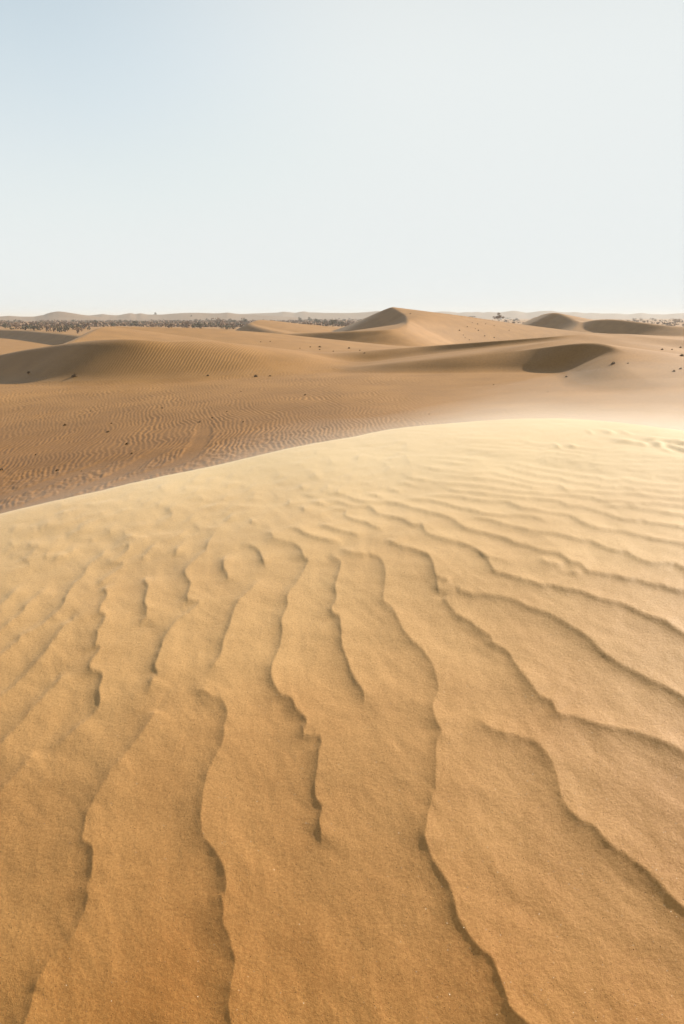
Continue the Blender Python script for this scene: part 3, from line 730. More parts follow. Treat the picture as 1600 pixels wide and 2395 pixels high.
# body: ridge lines (px, py, depth) under which the sand falls away gently (degrees);
# slip: brink lines (px, py, depth, degrees), the steep shaded face lies on the right hand of travel
DUNES = {
    'shade_ridge': dict(k=0.4, kc=0.25, gentle=7,
        body=[[(-150, 766, 240), (-60, 768, 222), (0, 770, 210), (60, 772, 195), (120, 777, 176), (170, 782, 162), (215, 787, 150)]],
        slip=[[(-150, 766, 240, 28), (-60, 768, 222, 28), (0, 770, 210, 28), (60, 772, 195, 28), (120, 777, 176, 28), (170, 782, 162, 28), (215, 787, 150, 26)]],
        label='thin dark shaded sand ridge in front of the scrub plain on the far left'),
    'small': dict(k=0.4, kc=0.35, gentle=8,
        body=[[(660, 777, 211), (622, 769, 221), (598, 762, 230), (588, 755, 239), (600, 750, 244), (612, 748, 248), (640, 750, 250), (700, 757, 252), (740, 760, 254), (765, 765, 255), (795, 773, 256)]],
        slip=[[(640, 747.5, 275, 27), (612, 747.8, 250, 28), (600, 750, 244, 28), (588, 755, 239, 28), (598, 762, 230, 28), (622, 769, 221, 26), (660, 777, 211, 20), (720, 784, 200, 10)]],
        label='small pale dune with a shaded left face left of the tall peaked dune'),
    'cone': dict(k=0.4, kc=0.3, gentle=11,
        body=[[(1299, 731, 300), (1310, 733, 298), (1325, 739, 292), (1340, 746, 286), (1358, 753, 276)], [(1299, 731, 300), (1285, 732, 310), (1270, 736, 325)]],
        slip=[[(1225, 757, 345, 24), (1262, 745, 325, 27), (1285, 735, 308, 28), (1299, 731, 300, 28), (1310, 733, 298, 28), (1325, 739, 292, 28), (1340, 746, 286, 28), (1358, 753, 276, 26), (1380, 759, 262, 20)]],
        label='smaller cone shaped dune with dark front on the right'),
    'back': dict(k=0.4, kc=0.3, gentle=7,
        body=[[(1368, 755, 276), (1382, 750, 272), (1400, 747.5, 268), (1425, 746.5, 265), (1450, 748, 261), (1500, 754, 253), (1550, 760, 246), (1600, 764, 240), (1680, 768, 235)]],
        slip=[[(1360, 757, 282, 24), (1368, 755, 276, 27), (1382, 750, 272, 28), (1400, 747.5, 268, 28), (1425, 746.5, 265, 28), (1450, 748, 261, 28), (1500, 754, 253, 28), (1550, 760, 246, 24), (1600, 764, 240, 16), (1680, 768, 235, 10)]],
        label='dark fronted low dune right of the cone shaped dune'),
    'peak': dict(k=0.35, kc=0.12, gentle=7.0,
        body=[[(918, 718, 192), (922, 722, 190), (930, 730, 186), (940, 741, 181), (950, 749, 176), (954, 754, 170), (958, 761, 160)],
              [(918, 718, 192), (940, 721, 193), (970, 727, 193), (1000, 734, 191), (1040, 743, 186), (1100, 752, 180), (1150, 757, 176), (1200, 763, 172), (1260, 765, 168), (1310, 765, 166), (1345, 760, 170), (1375, 752, 178)]],
        slip=[[(870, 731, 235, 27), (895, 722.5, 212, 28), (908, 718.7, 200, 28), (918, 718, 192, 29), (922, 722, 190, 29), (930, 730, 186, 29), (940, 741, 181, 29), (950, 749, 176, 29), (954, 754, 170, 28), (955, 762, 160, 26)],
              [(600, 786, 164, 7), (660, 781, 159, 14), (700, 779, 156, 20), (750, 777, 153, 24), (800, 775, 150, 26), (850, 773, 148, 27), (900, 771, 147.5, 27), (930, 767, 151, 27), (946, 760, 158, 27), (954, 755, 166, 24)]],
        label='tall peaked dune with a sharp ridge and dark left face'),
    'crescent': dict(k=0.35, kc=0.2, gentle=8,
        body=[[(660, 781, 159), (700, 779, 156), (750, 777, 153), (800, 775, 150), (850, 773, 148), (900, 771, 147.5), (930, 767, 151), (946, 760, 158), (954, 755, 166)]],
        slip=[[(600, 786, 164, 7), (660, 781, 159, 14), (700, 779, 156, 20), (750, 777, 153, 24), (800, 775, 150, 26), (850, 773, 148, 27), (900, 771, 147.5, 27), (930, 767, 151, 27), (946, 760, 158, 27), (954, 755, 166, 24)]],
        label='low dune with a dark crescent face below the tall peaked dune'),
    'plateau': dict(k=0.6, kc=0.3, gentle=6.0,
        body=[[(166, 803, 87), (186, 793, 92), (204, 784, 97), (222, 774, 103), (240, 766, 109), (258, 763.5, 116), (300, 764, 117), (400, 766, 119), (500, 769, 121), (560, 773.5, 123), (620, 777.5, 124), (660, 783, 125)]],
        slip=[[(285, 763, 130, 24), (258, 763.5, 116, 26), (240, 766, 109, 26), (222, 774, 103, 26), (204, 784, 97, 26), (186, 793, 92, 24), (166, 803, 87, 20), (140, 812, 80, 10)]],
        label='smooth flat topped dune behind the long dune with a steep left edge'),
    'lobe': dict(k=0.12, kc=0.05, gentle=5.0,
        body=[[(1000, 836, 66), (1050, 823, 64.5), (1100, 812.5, 63), (1150, 804.5, 61.8), (1200, 797.5, 60.8), (1250, 791.5, 60), (1300, 787, 59.5), (1340, 783.5, 60), (1400, 780.5, 63), (1460, 781, 64), (1520, 784, 65), (1600, 789, 65), (1720, 796, 65)]],
        slip=[[(960, 845, 67, 10), (1000, 836, 66, 18), (1050, 823, 64.5, 24), (1100, 812.5, 63, 27), (1150, 804.5, 61.8, 28), (1200, 797.5, 60.8, 28), (1250, 791.5, 60, 28), (1300, 787, 59.5, 26), (1335, 784, 60, 18), (1352, 783.2, 60.6, 9)]],
        label='long thin dune with a narrow shaded strip behind the oval shadow at right'),
    'blob': dict(k=0.35, kc=0.10, gentle=7.5,
        body=[[(1010, 843, 57), (1060, 835, 56.5), (1120, 826, 56), (1200, 813, 55.5), (1260, 804, 56), (1310, 796, 57.5), (1340, 789, 59.5), (1370, 784, 61)],
              [(1190, 846, 55.5), (1230, 830, 54), (1270, 817, 52.8), (1310, 808, 51.6), (1350, 803, 50.6), (1390, 802, 49.6), (1420, 806, 48.4), (1442, 814, 47.2), (1458, 824, 46.2)]],
        slip=[[(1140, 855, 57, 5), (1190, 846, 55.5, 8), (1230, 830, 54, 16), (1270, 817, 52.8, 25), (1310, 808, 51.6, 28), (1350, 803, 50.6, 28), (1390, 802, 49.6, 28), (1420, 806, 48.4, 28), (1442, 814, 47.2, 28), (1458, 824, 46.2, 20), (1475, 834, 45.2, 10)]],
        label='smooth rounded dune with an oval shadow on its face at right'),
    'long': dict(k=0.6, kc=0.3, gentle=8,
        body=[[(-260, 836, 80), (-120, 832, 75.5), (0, 829, 71.5), (60, 818, 69), (110, 810, 67), (160, 803, 65), (210, 797, 63), (260, 794, 61.5), (310, 794, 60.5), (350, 796, 60.3), (400, 799, 60.6), (450, 798, 61.2), (500, 799, 62.2), (550, 803, 63.8), (600, 808, 66), (680, 818, 70), (760, 825, 74.5), (850, 829, 80), (960, 833, 85), (1010, 835, 88)]],
        slip=[[(-260, 836, 80, 30), (-120, 832, 75.5, 30), (0, 829, 71.5, 30), (60, 818, 69, 30), (110, 810, 67, 30), (160, 803, 65, 30), (210, 797, 63, 29), (260, 794, 61.5, 28), (310, 794, 60.5, 30), (350, 796, 60.3, 27), (400, 799, 60.6, 23),
         (450, 798, 61.2, 18), (500, 799, 62.2, 14), (550, 803, 63.8, 11), (600, 808, 66, 10), (680, 818, 70, 9), (760, 825, 74.5, 8), (850, 829, 80, 7.5), (960, 833, 85, 7.5), (1010, 835, 88, 7.5)]],
        label='long low rippled dune with a dark shaded left end across the valley'),
}


def smin(a, b, k):
    return -smax(-a, -b, k)


def dune_height(D, x, y):
    P = np.vstack([spline(at(*np.array(rid, float).T), 12) for rid in D['body']])
    h = np.full(x.shape, -1e3)
    reach = 70.0
    m = (x > P[:, 0].min() - reach) & (x < P[:, 0].max() + reach) & (y > P[:, 1].min() - reach) & (y < P[:, 1].max() + 90)
    ii = np.nonzero(m)
    xx, yy = x[ii], y[ii]
    g = math.tan(R_(D['gentle']))

    def body(u, v):
        b = np.full(u.shape, -1e3)
        for px_, py_, pz_ in P:
            b = np.maximum(b, pz_ - g * np.sqrt((u - px_) ** 2 + (v - py_) ** 2))
        return b
    best = body(xx, yy)
    for sl in D['slip']:
        a = np.array(sl, float)
        C = spline(np.column_stack([at(a[:, 0], a[:, 1], a[:, 2]), a[:, 3]]), 16)
        C[:, 2] = np.maximum(C[:, 2], body(C[:, 0], C[:, 1]))
        _, _, par = nearest(xx, yy, C[:, :2])
        _, q, (zr, le) = soft_nearest(xx, yy, C[:, :2], np.column_stack([C[:, 2], np.tan(np.radians(C[:, 3]))]), 3)
        s, d = np.sign(q), np.abs(q)
        face = zr - le * d
        # past either end the cut fades out round a fan
        wgt = np.ones(xx.shape)
        for e, T in ((0, C[0, :2] - C[1, :2]), (len(C) - 1, C[-1, :2] - C[-2, :2])):
            T = T / np.linalg.norm(T)
            rx_, ry_ = xx - C[e, 0], yy - C[e, 1]
            al = np.maximum(rx_ * T[0] + ry_ * T[1], 0)
            la = np.abs(rx_ * T[1] - ry_ * T[0])
            fan = 1 - sstep(0, 1, np.arctan2(al, la + 1e-6) / (math.pi / 2))
            wgt = np.where(np.abs(par - e) < 1e-6, fan, wgt)
        cut = smin(best, face + D['kc'], D['kc'])
        best = np.where(s < 0, best + (cut - best) * wgt, best)
    h[ii] = best
    return h


def valley_ripples(x, y):
    """saw-toothed wind ripples, crests running roughly away from the lens, broken and wandering"""
    ang = 0.10 + 0.55 * fbm(x * 0.085, y * 0.085, 71, 2)
    lam = 0.175
    u = 1.25 * x + 0.12 * y - 0.010 * np.clip(x, -25, 12) * np.clip(y, 0, 70)
    ph = (u + 0.55 * fbm(x * 0.13, y * 0.10, 72, 2) + 0.17 * noise(x * 0.75, y * 0.42, 73) + 0.075 * noise(x * 1.9, y * 1.1, 74) + 0.03 * noise(x * 5, y * 3, 82)) / lam
    f = ph - np.floor(ph)
    w = np.where(f < 0.74, f / 0.74, (1 - f) / 0.26)
    w = w * w * (3 - 2 * w) * 0.5 + w * 0.5
    amp = 0.027 + 0.014 * noise(x * 0.16, y * 0.16, 75)
    # chaotic ground where it lies close below the foreground crest
    r = np.sqrt(x * x + y * y)
    ch = sstep(29, 21, r + 3 * noise(x * .2, y * .2, 78))
    c = 0.030 * fbm(x * 3.4 + y * 0.8, y * 1.9, 76, 3)
    return (w - 0.5) * amp * (1 - 0.35 * ch) * (0.75 + 0.6 * noise(x * 0.8, y * 0.5, 83)) + c * ch


TRACKS_PX = [
    [(405, 1038), (357, 1062), (319, 1085), (255, 1118), (178, 1144), (102, 1170), (0, 1195)],
    [(300, 1057), (230, 1088), (153, 1113), (76, 1139), (0, 1162), (-80, 1185)],
    [(482, 985), (477, 1004), (472, 1024), (460, 1045), (449, 1061), (414, 1083), (350, 1106), (280, 1130)],
]
TRACKS = [spline(on_surface([p[0] for p in T], [p[1] for p in T], ground, lo=5, hi=300)[:, :2], 6) for T in TRACKS_PX]


def valley_detail(x, y):
    h = valley_ripples(x, y)
    r = np.sqrt(x * x + y * y)
    h = h * (1 - 0.8 * sstep(-3, 9, x + 2.5 * noise(x * .1, y * .1, 90)))            # smoother towards the right
    for T in TRACKS:
        m = (x > T[:, 0].min() - 1.5) & (x < T[:, 0].max() + 1.5) & (y > T[:, 1].min() - 1.5) & (y < T[:, 1].max() + 1.5)
        ii = np.nonzero(m)
        d, s, par = nearest(x[ii], y[ii], T)
        d = d + 0.05 * noise(x[ii] * 1.5, y[ii] * 1.5, 79)
        ends = np.clip(par / 6, 0, 1)
        g = (1 - sstep(0.22, 0.42, d)) * ends
        h[ii] = h[ii] * (1 - 0.85 * g) - 0.022 * g + 0.010 * np.exp(-((d - 0.46) / 0.10) ** 2) * ends * (0.6 + 0.5 * noise(x[ii] * 2, y[ii] * 2, 80))
    return h * sstep(95, 60, r)


az2 = azimuths(R_(31), 800)
r2 = np.concatenate([[3.0, 6.0], np.geomspace(9, 14, 12), np.linspace(14.2, 36, 230), np.linspace(36.2, 75, 290), np.geomspace(75.3, 330, 340), np.geomspace(340, 9000, 60)])
AZ, RR = np.meshgrid(az2, r2)
X, Y = RR * np.sin(AZ), RR * np.cos(AZ)
G = ground(X, Y)
Z = G.copy()
ID = np.zeros(Z.shape, int)
top = G + 0.03
names = list(DUNES)
for i, nme in enumerate(names):
    dh = dune_height(DUNES[nme], X, Y)
    ID = np.where(dh > top, i + 1, ID)
    top = np.maximum(top, dh)
    Z = smax(Z, dh, DUNES[nme]['k'])
Z0 = Z.copy()
Z = Z + valley_detail(X, Y) * np.where(ID > 0, 0.25, 1.0)
Z[RR < 13] -= 2.0 * sstep(13, 8, RR[RR < 13])
fid = ID[:-1, :-1]
link('desert_ground', mesh_grid('desert_ground', X, Y, Z, fid == 0), M_valley, kind='structure', label='rippled brown sand of the valley floor and the scrub plain beyond', category='ground')
for i, nme in enumerate(names):
    k = fid == i + 1
    if k.any():
        link('sand_dune', mesh_grid('sand_dune', X, Y, Z, k), M_dune if nme in ('long', 'plateau') else M_smooth, kind='structure', label=DUNES[nme]['label'], category='dune')


def terrain(x, y):
    """height of the finished far terrain (bilinear in the polar sheet)"""
    x = np.asarray(x, float); y = np.asarray(y, float)
    a = np.arctan2(x, y); r = np.hypot(x, y)
    n = 800
    fa = np.clip((a + R_(31)) / (2 * R_(31)) * (n - 1), 0, n - 1.001)
    fr = np.clip(np.interp(r, r2, np.arange(len(r2))), 0, len(r2) - 1.001)
    i, j = fr.astype(int), fa.astype(int)
    u, v = fr - i, fa - j
    return (Z[i, j] * (1 - u) * (1 - v) + Z[i + 1, j] * u * (1 - v) + Z[i, j + 1] * (1 - u) * v + Z[i + 1, j + 1] * u * v)


def on_dune(x, y):
    j = int(np.clip(round((math.atan2(x, y) + R_(31)) / (2 * R_(31)) * 799), 0, 799))
    i = int(np.clip(np.searchsorted(r2, math.hypot(x, y)), 0, len(r2) - 1))
    return ID[i, j] > 0


# ------------------------------------------------------------------ far hills on the horizon
def hill(prof, D, depth, seed, label, rough=0.0):
    px = np.linspace(prof[0][0], prof[-1][0], 260)
    py = np.interp(px, [p[0] for p in prof], [p[1] for p in prof])
    ker = np.array([1, 3, 5, 3, 1.]) / 13
    py = np.convolve(np.pad(py, 2, 'edge'), ker, 'valid')
    rx, rz = ray(px, py)
    t = np.linspace(-1, 1, 26)
    TT, RX = np.meshgrid(t, rx)
    _, RZ = np.meshgrid(t, rz)
    base = -6.6
    wob = depth * 0.12 * fbm(px * 0.008, px * 0 + seed, seed, 2)
    DD = D + TT * depth + wob[:, None] * (1 - TT ** 2)
    top_ = RZ * (D + wob[:, None])
    shape = np.where(TT < 0, (1 + TT) ** 1.25, (1 - TT) ** 1.1)
    ZZ = base + (top_ - base) * shape
    ZZ = ZZ + 0.10 * (top_ - base) * fbm(RX * D * 0.02, DD * 0.02, seed + 5, 3) * (1 - np.abs(TT)) * np.abs(TT) * 3
    me = mesh_grid('far_hill', RX * DD, DD, ZZ)
    me.flip_normals()
    return link('far_hill', me, M_hill, kind='structure', label=label, category='hill')


hill([(-60, 742), (0, 739.5), (20, 738), (50, 740), (80, 740), (90, 738), (102, 736), (112, 731.5), (124, 728.5), (136, 727.2), (150, 728.3), (172, 732), (192, 735.5), (215, 738), (250, 743)], 1100, 170, 1, 'rounded brownish hill behind the scrub on the far left')
hill([(150, 743), (200, 738), (225, 735.5), (240, 733.5), (256, 736), (275, 737), (295, 733), (305, 731.3), (318, 734), (328, 731.5), (345, 735), (380, 735), (400, 733), (430, 731), (460, 730.5), (500, 732), (520, 731.5), (532, 730), (545, 732), (570, 735), (640, 738), (700, 743)], 1300, 220, 2, 'long low pale hills behind the lone round tree')
hill([(480, 742), (560, 734), (590, 732.5), (620, 731.5), (650, 730), (662, 728), (672, 729), (690, 731), (702, 728.5), (712, 727.2), (724, 730), (740, 730), (760, 731), (800, 731.5), (830, 731), (860, 729), (880, 726.8), (892, 726.5), (905, 729), (930, 732), (980, 734), (1010, 738), (1040, 742)], 1900, 260, 3, 'faint hazy hills left of the tall peaked dune')
hill([(960, 741), (1000, 731), (1030, 727.5), (1050, 728), (1075, 731), (1090, 729), (1105, 729.8), (1115, 728.3), (1130, 730.5), (1145, 728.5), (1160, 730), (1180, 729), (1200, 725.5), (1212, 727), (1230, 731), (1250, 729), (1262, 726.8), (1290, 726.4), (1310, 729), (1330, 730), (1345, 728.8), (1370, 732), (1385, 731), (1410, 733), (1440, 732.2), (1470, 735), (1500, 731), (1520, 734), (1555, 735), (1590, 732), (1640, 731), (1720, 735), (1800, 742)], 2600, 320, 4, 'faintest hazy hills along the horizon on the right')


# ------------------------------------------------------------------ shrubs and trees
def leaf_cloud(seed, n, rx, ry, rz, zc, size, flat=1.0, lobes=5):
    g = np.random.default_rng(seed)
    lob = [(g.normal(0, .42), g.normal(0, .42), abs(g.normal(.25, .35)), g.uniform(.35, .65)) for _ in range(lobes)]
    v, f = [], []
    for i in range(n):
        lx, ly, lz, lr = lob[g.integers(lobes)]
        d = g.normal(0, 1, 3); d /= np.linalg.norm(d)
        rad = lr * g.uniform(.55, 1.0)
        p = np.array([lx + d[0] * rad, ly + d[1] * rad, lz + d[2] * rad * flat])
        c = np.array([p[0] * rx, p[1] * ry, zc + p[2] * rz])
        if c[2] < 0.03: c[2] = g.uniform(0.03, 0.25 * rz)
        a = g.normal(0, 1, 3); a /= np.linalg.norm(a)
        b = np.cross(a, g.normal(0, 1, 3)); b /= np.linalg.norm(b)
        s = size * g.uniform(.6, 1.5)
        k = len(v)
        v += [tuple(c - a * s), tuple(c + b * s * .55), tuple(c + a * s), tuple(c - b * s * .55)]
        f.append((k, k + 1, k + 2, k + 3))
    return v, f


def stems(seed, n, h, spread, r0):
    g = np.random.default_rng(seed)
    v, f = [], []
    for i in range(n):
        a = g.uniform(0, 2 * math.pi)
        tip = np.array([math.cos(a) * spread * g.uniform(.3, 1), math.sin(a) * spread * g.uniform(.3, 1), h * g.uniform(.7, 1.0)])
        mid = tip * np.array([.35, .35, .55])
        pts = [np.array([g.normal(0, r0), g.normal(0, r0), -0.15]), mid, tip]
        k = len(v)
        for j, p in enumerate(pts):
            r = r0 * (1 - j * .35)
            for q in range(4):
                v.append((p[0] + r * math.cos(q * math.pi / 2), p[1] + r * math.sin(q * math.pi / 2), p[2]))
        for j in range(2):
            for q in range(4):
                f.append((k + j * 4 + q, k + j * 4 + (q + 1) % 4, k + (j + 1) * 4 + (q + 1) % 4, k + (j + 1) * 4 + q))
    return v, f


def pymesh(name, v, f, mats, split=None):
    me = bpy.data.meshes.new(name)
    me.from_pydata(v, [], f)
    for m in mats: me.materials.append(m)
    if split is not None:
        for i, p in enumerate(me.polygons): p.material_index = 0 if i < split else 1
    me.update()
    return me


SHRUB = []
for i in range(8):
    v1, f1 = stems(100 + i, 7, 0.8, 0.75, 0.035)
    v2, f2 = leaf_cloud(200 + i, 170, 1.0, 1.0, 0.62, 0.30, 0.13, lobes=4 + i % 4)
    k = len(v1)
    SHRUB.append(pymesh('desert_shrub', v1 + v2, f1 + [tuple(a + k for a in q) for q in f2], [M_bark, M_leaf if i % 3 else M_leaf2], len(f1)))


def top_of(px, py, D):
    return float(at(px, py, D)[2])


def shrub_at(px, py, width_px, height_px, label, group, D=None, variant=None):
    """a shrub whose foot stands on the plain where the photograph shows it"""
    p = on_surface([px], [py], lambda a, b: terrain(a, b), lo=90, hi=6000)[0]
    if on_dune(p[0], p[1]): return None
    sc = p[1] / F_PX / 0.94
    o = link('desert_shrub', SHRUB[variant if variant is not None else rng.integers(8)], label=label, category='shrub', group=group)
    o.location = (p[0], p[1], float(terrain(p[0], p[1])) - 0.05)
    o.rotation_euler = (0, 0, rng.uniform(0, 6.28))
    o.scale = (width_px * sc * 0.52, width_px * sc * 0.52, height_px * sc * 0.95)
    return o


BIG = [  # shrubs of the plain that stand out one by one: foot x, foot y, width, height, label
    (12, 767, 16, 8), (37, 770, 17, 10), (60, 772, 24, 11), (80, 773, 18, 10), (109, 775, 17, 13), (126, 776, 12, 9), (140, 777, 18, 15), (152, 776, 18, 10),
    (182, 780, 13, 12), (172, 771, 20, 9), (196, 769, 22, 11), (214, 779, 14, 18), (222, 771, 16, 12), (248, 766, 12, 10), (230, 760, 14, 8),
    (318, 763, 22, 8), (352, 764, 20, 8), (395, 766, 24, 8), (437, 767, 18, 12), (470, 768, 26, 11), (511, 761, 18, 12), (530, 770, 24, 8),
    (548, 757, 16, 8), (573, 757, 10, 10), (588, 755, 16, 8), (560, 763, 14, 6), (778, 764, 9, 13), (742, 757, 14, 8), (798, 763, 12, 10), (760, 757, 6, 8), (832, 758, 9, 9), (702, 752, 8, 8), (725, 752, 10, 7)]
BIG_OBJ = {}
for i, (a, b, w, h) in enumerate(BIG):
    if a < 260: lab, grp = 'dark green rounded shrub at the near edge of the scrub plain, far left', 'near shrubs on the left of the scrub plain'
    elif a < 545: lab, grp = 'dark brownish shrub on the scrub plain just above the flat topped dune', 'near shrubs above the flat topped dune'
    elif a < 600: lab, grp = 'dark shrub beside the shaded left end of the small pale dune', 'shrubs beside the small pale dune'
    else: lab, grp = 'brown shrub on the pale plain between the small dune and the peaked dune', 'shrubs left of the peaked dune'
    o = shrub_at(a, b, w * 1.3, h * 1.25, lab, grp)
    if o: BIG_OBJ.setdefault(grp, []).append((a, o))

for i in range(215):
    u = rng.uniform()
    if u < 0.66:
        px = rng.uniform(-10, 560); py = rng.choice([rng.uniform(750, 772), rng.uniform(748, 760)])
        if px > 250: py = min(py, 765)
        lab, grp = 'small dark shrub in the scrub belt below the left horizon', 'shrubs of the scrub belt on the left'
    elif u < 0.9:
        px = rng.uniform(600, 880); py = rng.uniform(745, 765)
        lab, grp = 'small brown shrub on the pale plain left of the peaked dune', 'small shrubs left of the peaked dune'
    else:
        px = rng.uniform(1060, 1300); py = rng.uniform(745, 757)
        lab, grp = 'small hazy shrub on the plain between the peaked dune and the cone dune', 'small shrubs between the two peaks'
    s = (py - 738) / 30
    shrub_at(px, py, rng.uniform(8, 16) * (0.35 + s * .7), rng.uniform(5, 9) * (0.3 + s * .75), lab, grp)

# the countless rest of the scrub, one mass
vs, fs = [], []
g = np.random.default_rng(5)
for i in range(6200):
    u = g.uniform()
    px = g.uniform(-150, 640) if u < 0.72 else (g.uniform(560, 930) if u < .95 else g.uniform(1040, 1750))
    D = math.exp(g.uniform(math.log(430), math.log(1500)))
    if noise(np.array([px * .01]), np.array([D * .006]), 33)[0] < -0.25: continue
    x = float(ray(px, 745)[0]) * D
    z = float(terrain(x, D))
    w = g.uniform(.8, 2.8); h = w * g.uniform(.45, .8)
    for q in range(5):
        a = g.normal(0, 1, 3); a /= np.linalg.norm(a)
        b = np.cross(a, g.normal(0, 1, 3)); b /= np.linalg.norm(b)
        c = np.array([x + g.normal(0, w * .5), D + g.normal(0, w * .5), z + h * g.uniform(.15, .9)])
        s = w * .55
        k = len(vs)
        vs += [tuple(c - a * s), tuple(c + b * s * .6), tuple(c + a * s), tuple(c - b * s * .6)]
        fs.append((k, k + 1, k + 2, k + 3))
link('scrub', pymesh('scrub', vs, fs, [M_leaf2]), kind='stuff', label='mass of low brown scrub covering the distant plain', category='scrub')


def tree(px, py, D, width_px, height_px, kind, label):
    if py > 746:                                     # stand it where its foot meets the plain
        D = float(min(on_surface([px], [py], terrain, lo=290, hi=6000)[0][1], 1600))
    sc = D / F_PX / 0.94
    w, h = width_px * sc, height_px * sc
    x = float(ray(px, py)[0]) * D
    z = float(terrain(x, D))
    root = link('desert_tree', None, label=label, category='tree')
    root.location = (x, D, z)
    seed = int(px)
    if kind == 'umbrella':
        v, f = stems(seed, 4, h * .72, w * .3, h * .022)
        link('trunk', pymesh('trunk', v, f, [M_bark]), parent=root)
        v, f = leaf_cloud(seed + 1, 420, w * .52, w * .52, h * .34, h * .62, h * .05, flat=.7, lobes=7)
    else:
        v, f = stems(seed, 3, h * .6, w * .15, h * .03)
        link('trunk', pymesh('trunk', v, f, [M_bark]), parent=root)
        v, f = leaf_cloud(seed + 1, 420, w * .5, w * .5, h * .5, h * .45, h * .06, lobes=6)
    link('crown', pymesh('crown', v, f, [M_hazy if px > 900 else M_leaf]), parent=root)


tree(363, 748, 900, 9, 14, 'round', 'lone round crowned tree standing alone below the left horizon')
tree(446, 739, 1200, 6, 11, 'umbrella', 'thin hazy tree on the pale hill left of centre')
tree(1168, 761, 330, 19, 25, 'umbrella', 'flat topped acacia tree with a thin trunk behind the peaked dune flank')
tree(1104, 749, 520, 17, 11, 'umbrella', 'low spreading tree left of the flat topped acacia')
tree(1058, 748, 520, 9, 10, 'round', 'small round tree at the right flank of the peaked dune')
tree(1083, 752, 520, 14, 7, 'round', 'low bushy tree between two taller trees beside the peaked dune')
tree(1578, 758, 420, 21, 12, 'round', 'broad dark bush at the right edge on pale sand')
tree(1499, 752, 520, 13, 7, 'round', 'small round bush behind the dark fronted dune')
tree(1526, 751, 540, 11, 7, 'round', 'small round bush second from the right edge')
tree(1180, 759, 340, 16, 6, 'round', 'low bush at the foot of the flat topped acacia')
tree(1484, 740, 1100, 7, 7, 'round', 'faint hazy tree below the right horizon')
tree(1357, 746, 420, 10, 6, 'round', 'small bush behind the right shoulder of the cone dune')
tree(90, 741, 1000, 10, 4, 'round', 'dark bush left of the rounded brownish hill')
tree(21, 740, 1000, 9, 3, 'round', 'dark bush near the left edge of the horizon')

# ------------------------------------------------------------------ dry tufts with little shadows on the sand
TUFTM = []
for i in range(5):
    gg = np.random.default_rng(900 + i)
    v, f = [], []
    n = 14; m = 5
    for a in range(m):
        for b in range(n):
            th = b / n * 2 * math.pi
            rr_ = math.cos(a / m * math.pi / 2) * (1 + .22 * gg.normal()) * (1 if math.cos(th) > 0 else 1.5)
            v.append((rr_ * math.cos(th), rr_ * .8 * math.sin(th), math.sin(a / m * math.pi / 2) * .75 * (1 + .15 * gg.normal()) - .08))
    v.append((0.1, 0, .78))
    for a in range(m - 1):
        for b in range(n):
            f.append((a * n + b, a * n + (b + 1) % n, (a + 1) * n + (b + 1) % n, (a + 1) * n + b))
    for b in range(n): f.append(((m - 1) * n + b, (m - 1) * n + (b + 1) % n, m * n))
    for q in range(26):
        th = gg.uniform(0, 6.28); r = gg.uniform(.1, .8)
        bx, by = r * math.cos(th), r * math.sin(th)
        tip = (bx * 1.5 + gg.normal(0, .2), by * 1.5 + gg.normal(0, .2), gg.uniform(.7, 1.5))
        k = len(v)
        v += [(bx - .05, by, .1), (bx + .05, by, .1), (bx, by + .06, .1), tip]
        f += [(k, k + 1, k + 3), (k + 1, k + 2, k + 3), (k + 2, k, k + 3)]
    TUFTM.append(pymesh('dry_tuft', v, f, [M_tuft]))

ORD = ['leftmost', 'second', 'third', 'fourth', 'fifth', 'sixth', 'seventh', 'eighth', 'ninth', 'tenth', 'eleventh', 'twelfth', 'thirteenth', 'fourteenth', 'fifteenth', 'sixteenth']


def by_order(things, head, tail):
    """labels that count alike things from the left"""
    things = sorted(things, key=lambda q: q[0])
    for k, (_, o) in enumerate(things):
        o['label'] = (ORD[k] + ' ' + head + ' ' + tail) if k == 0 else (ORD[k] + ' ' + head + ' from the left ' + tail)


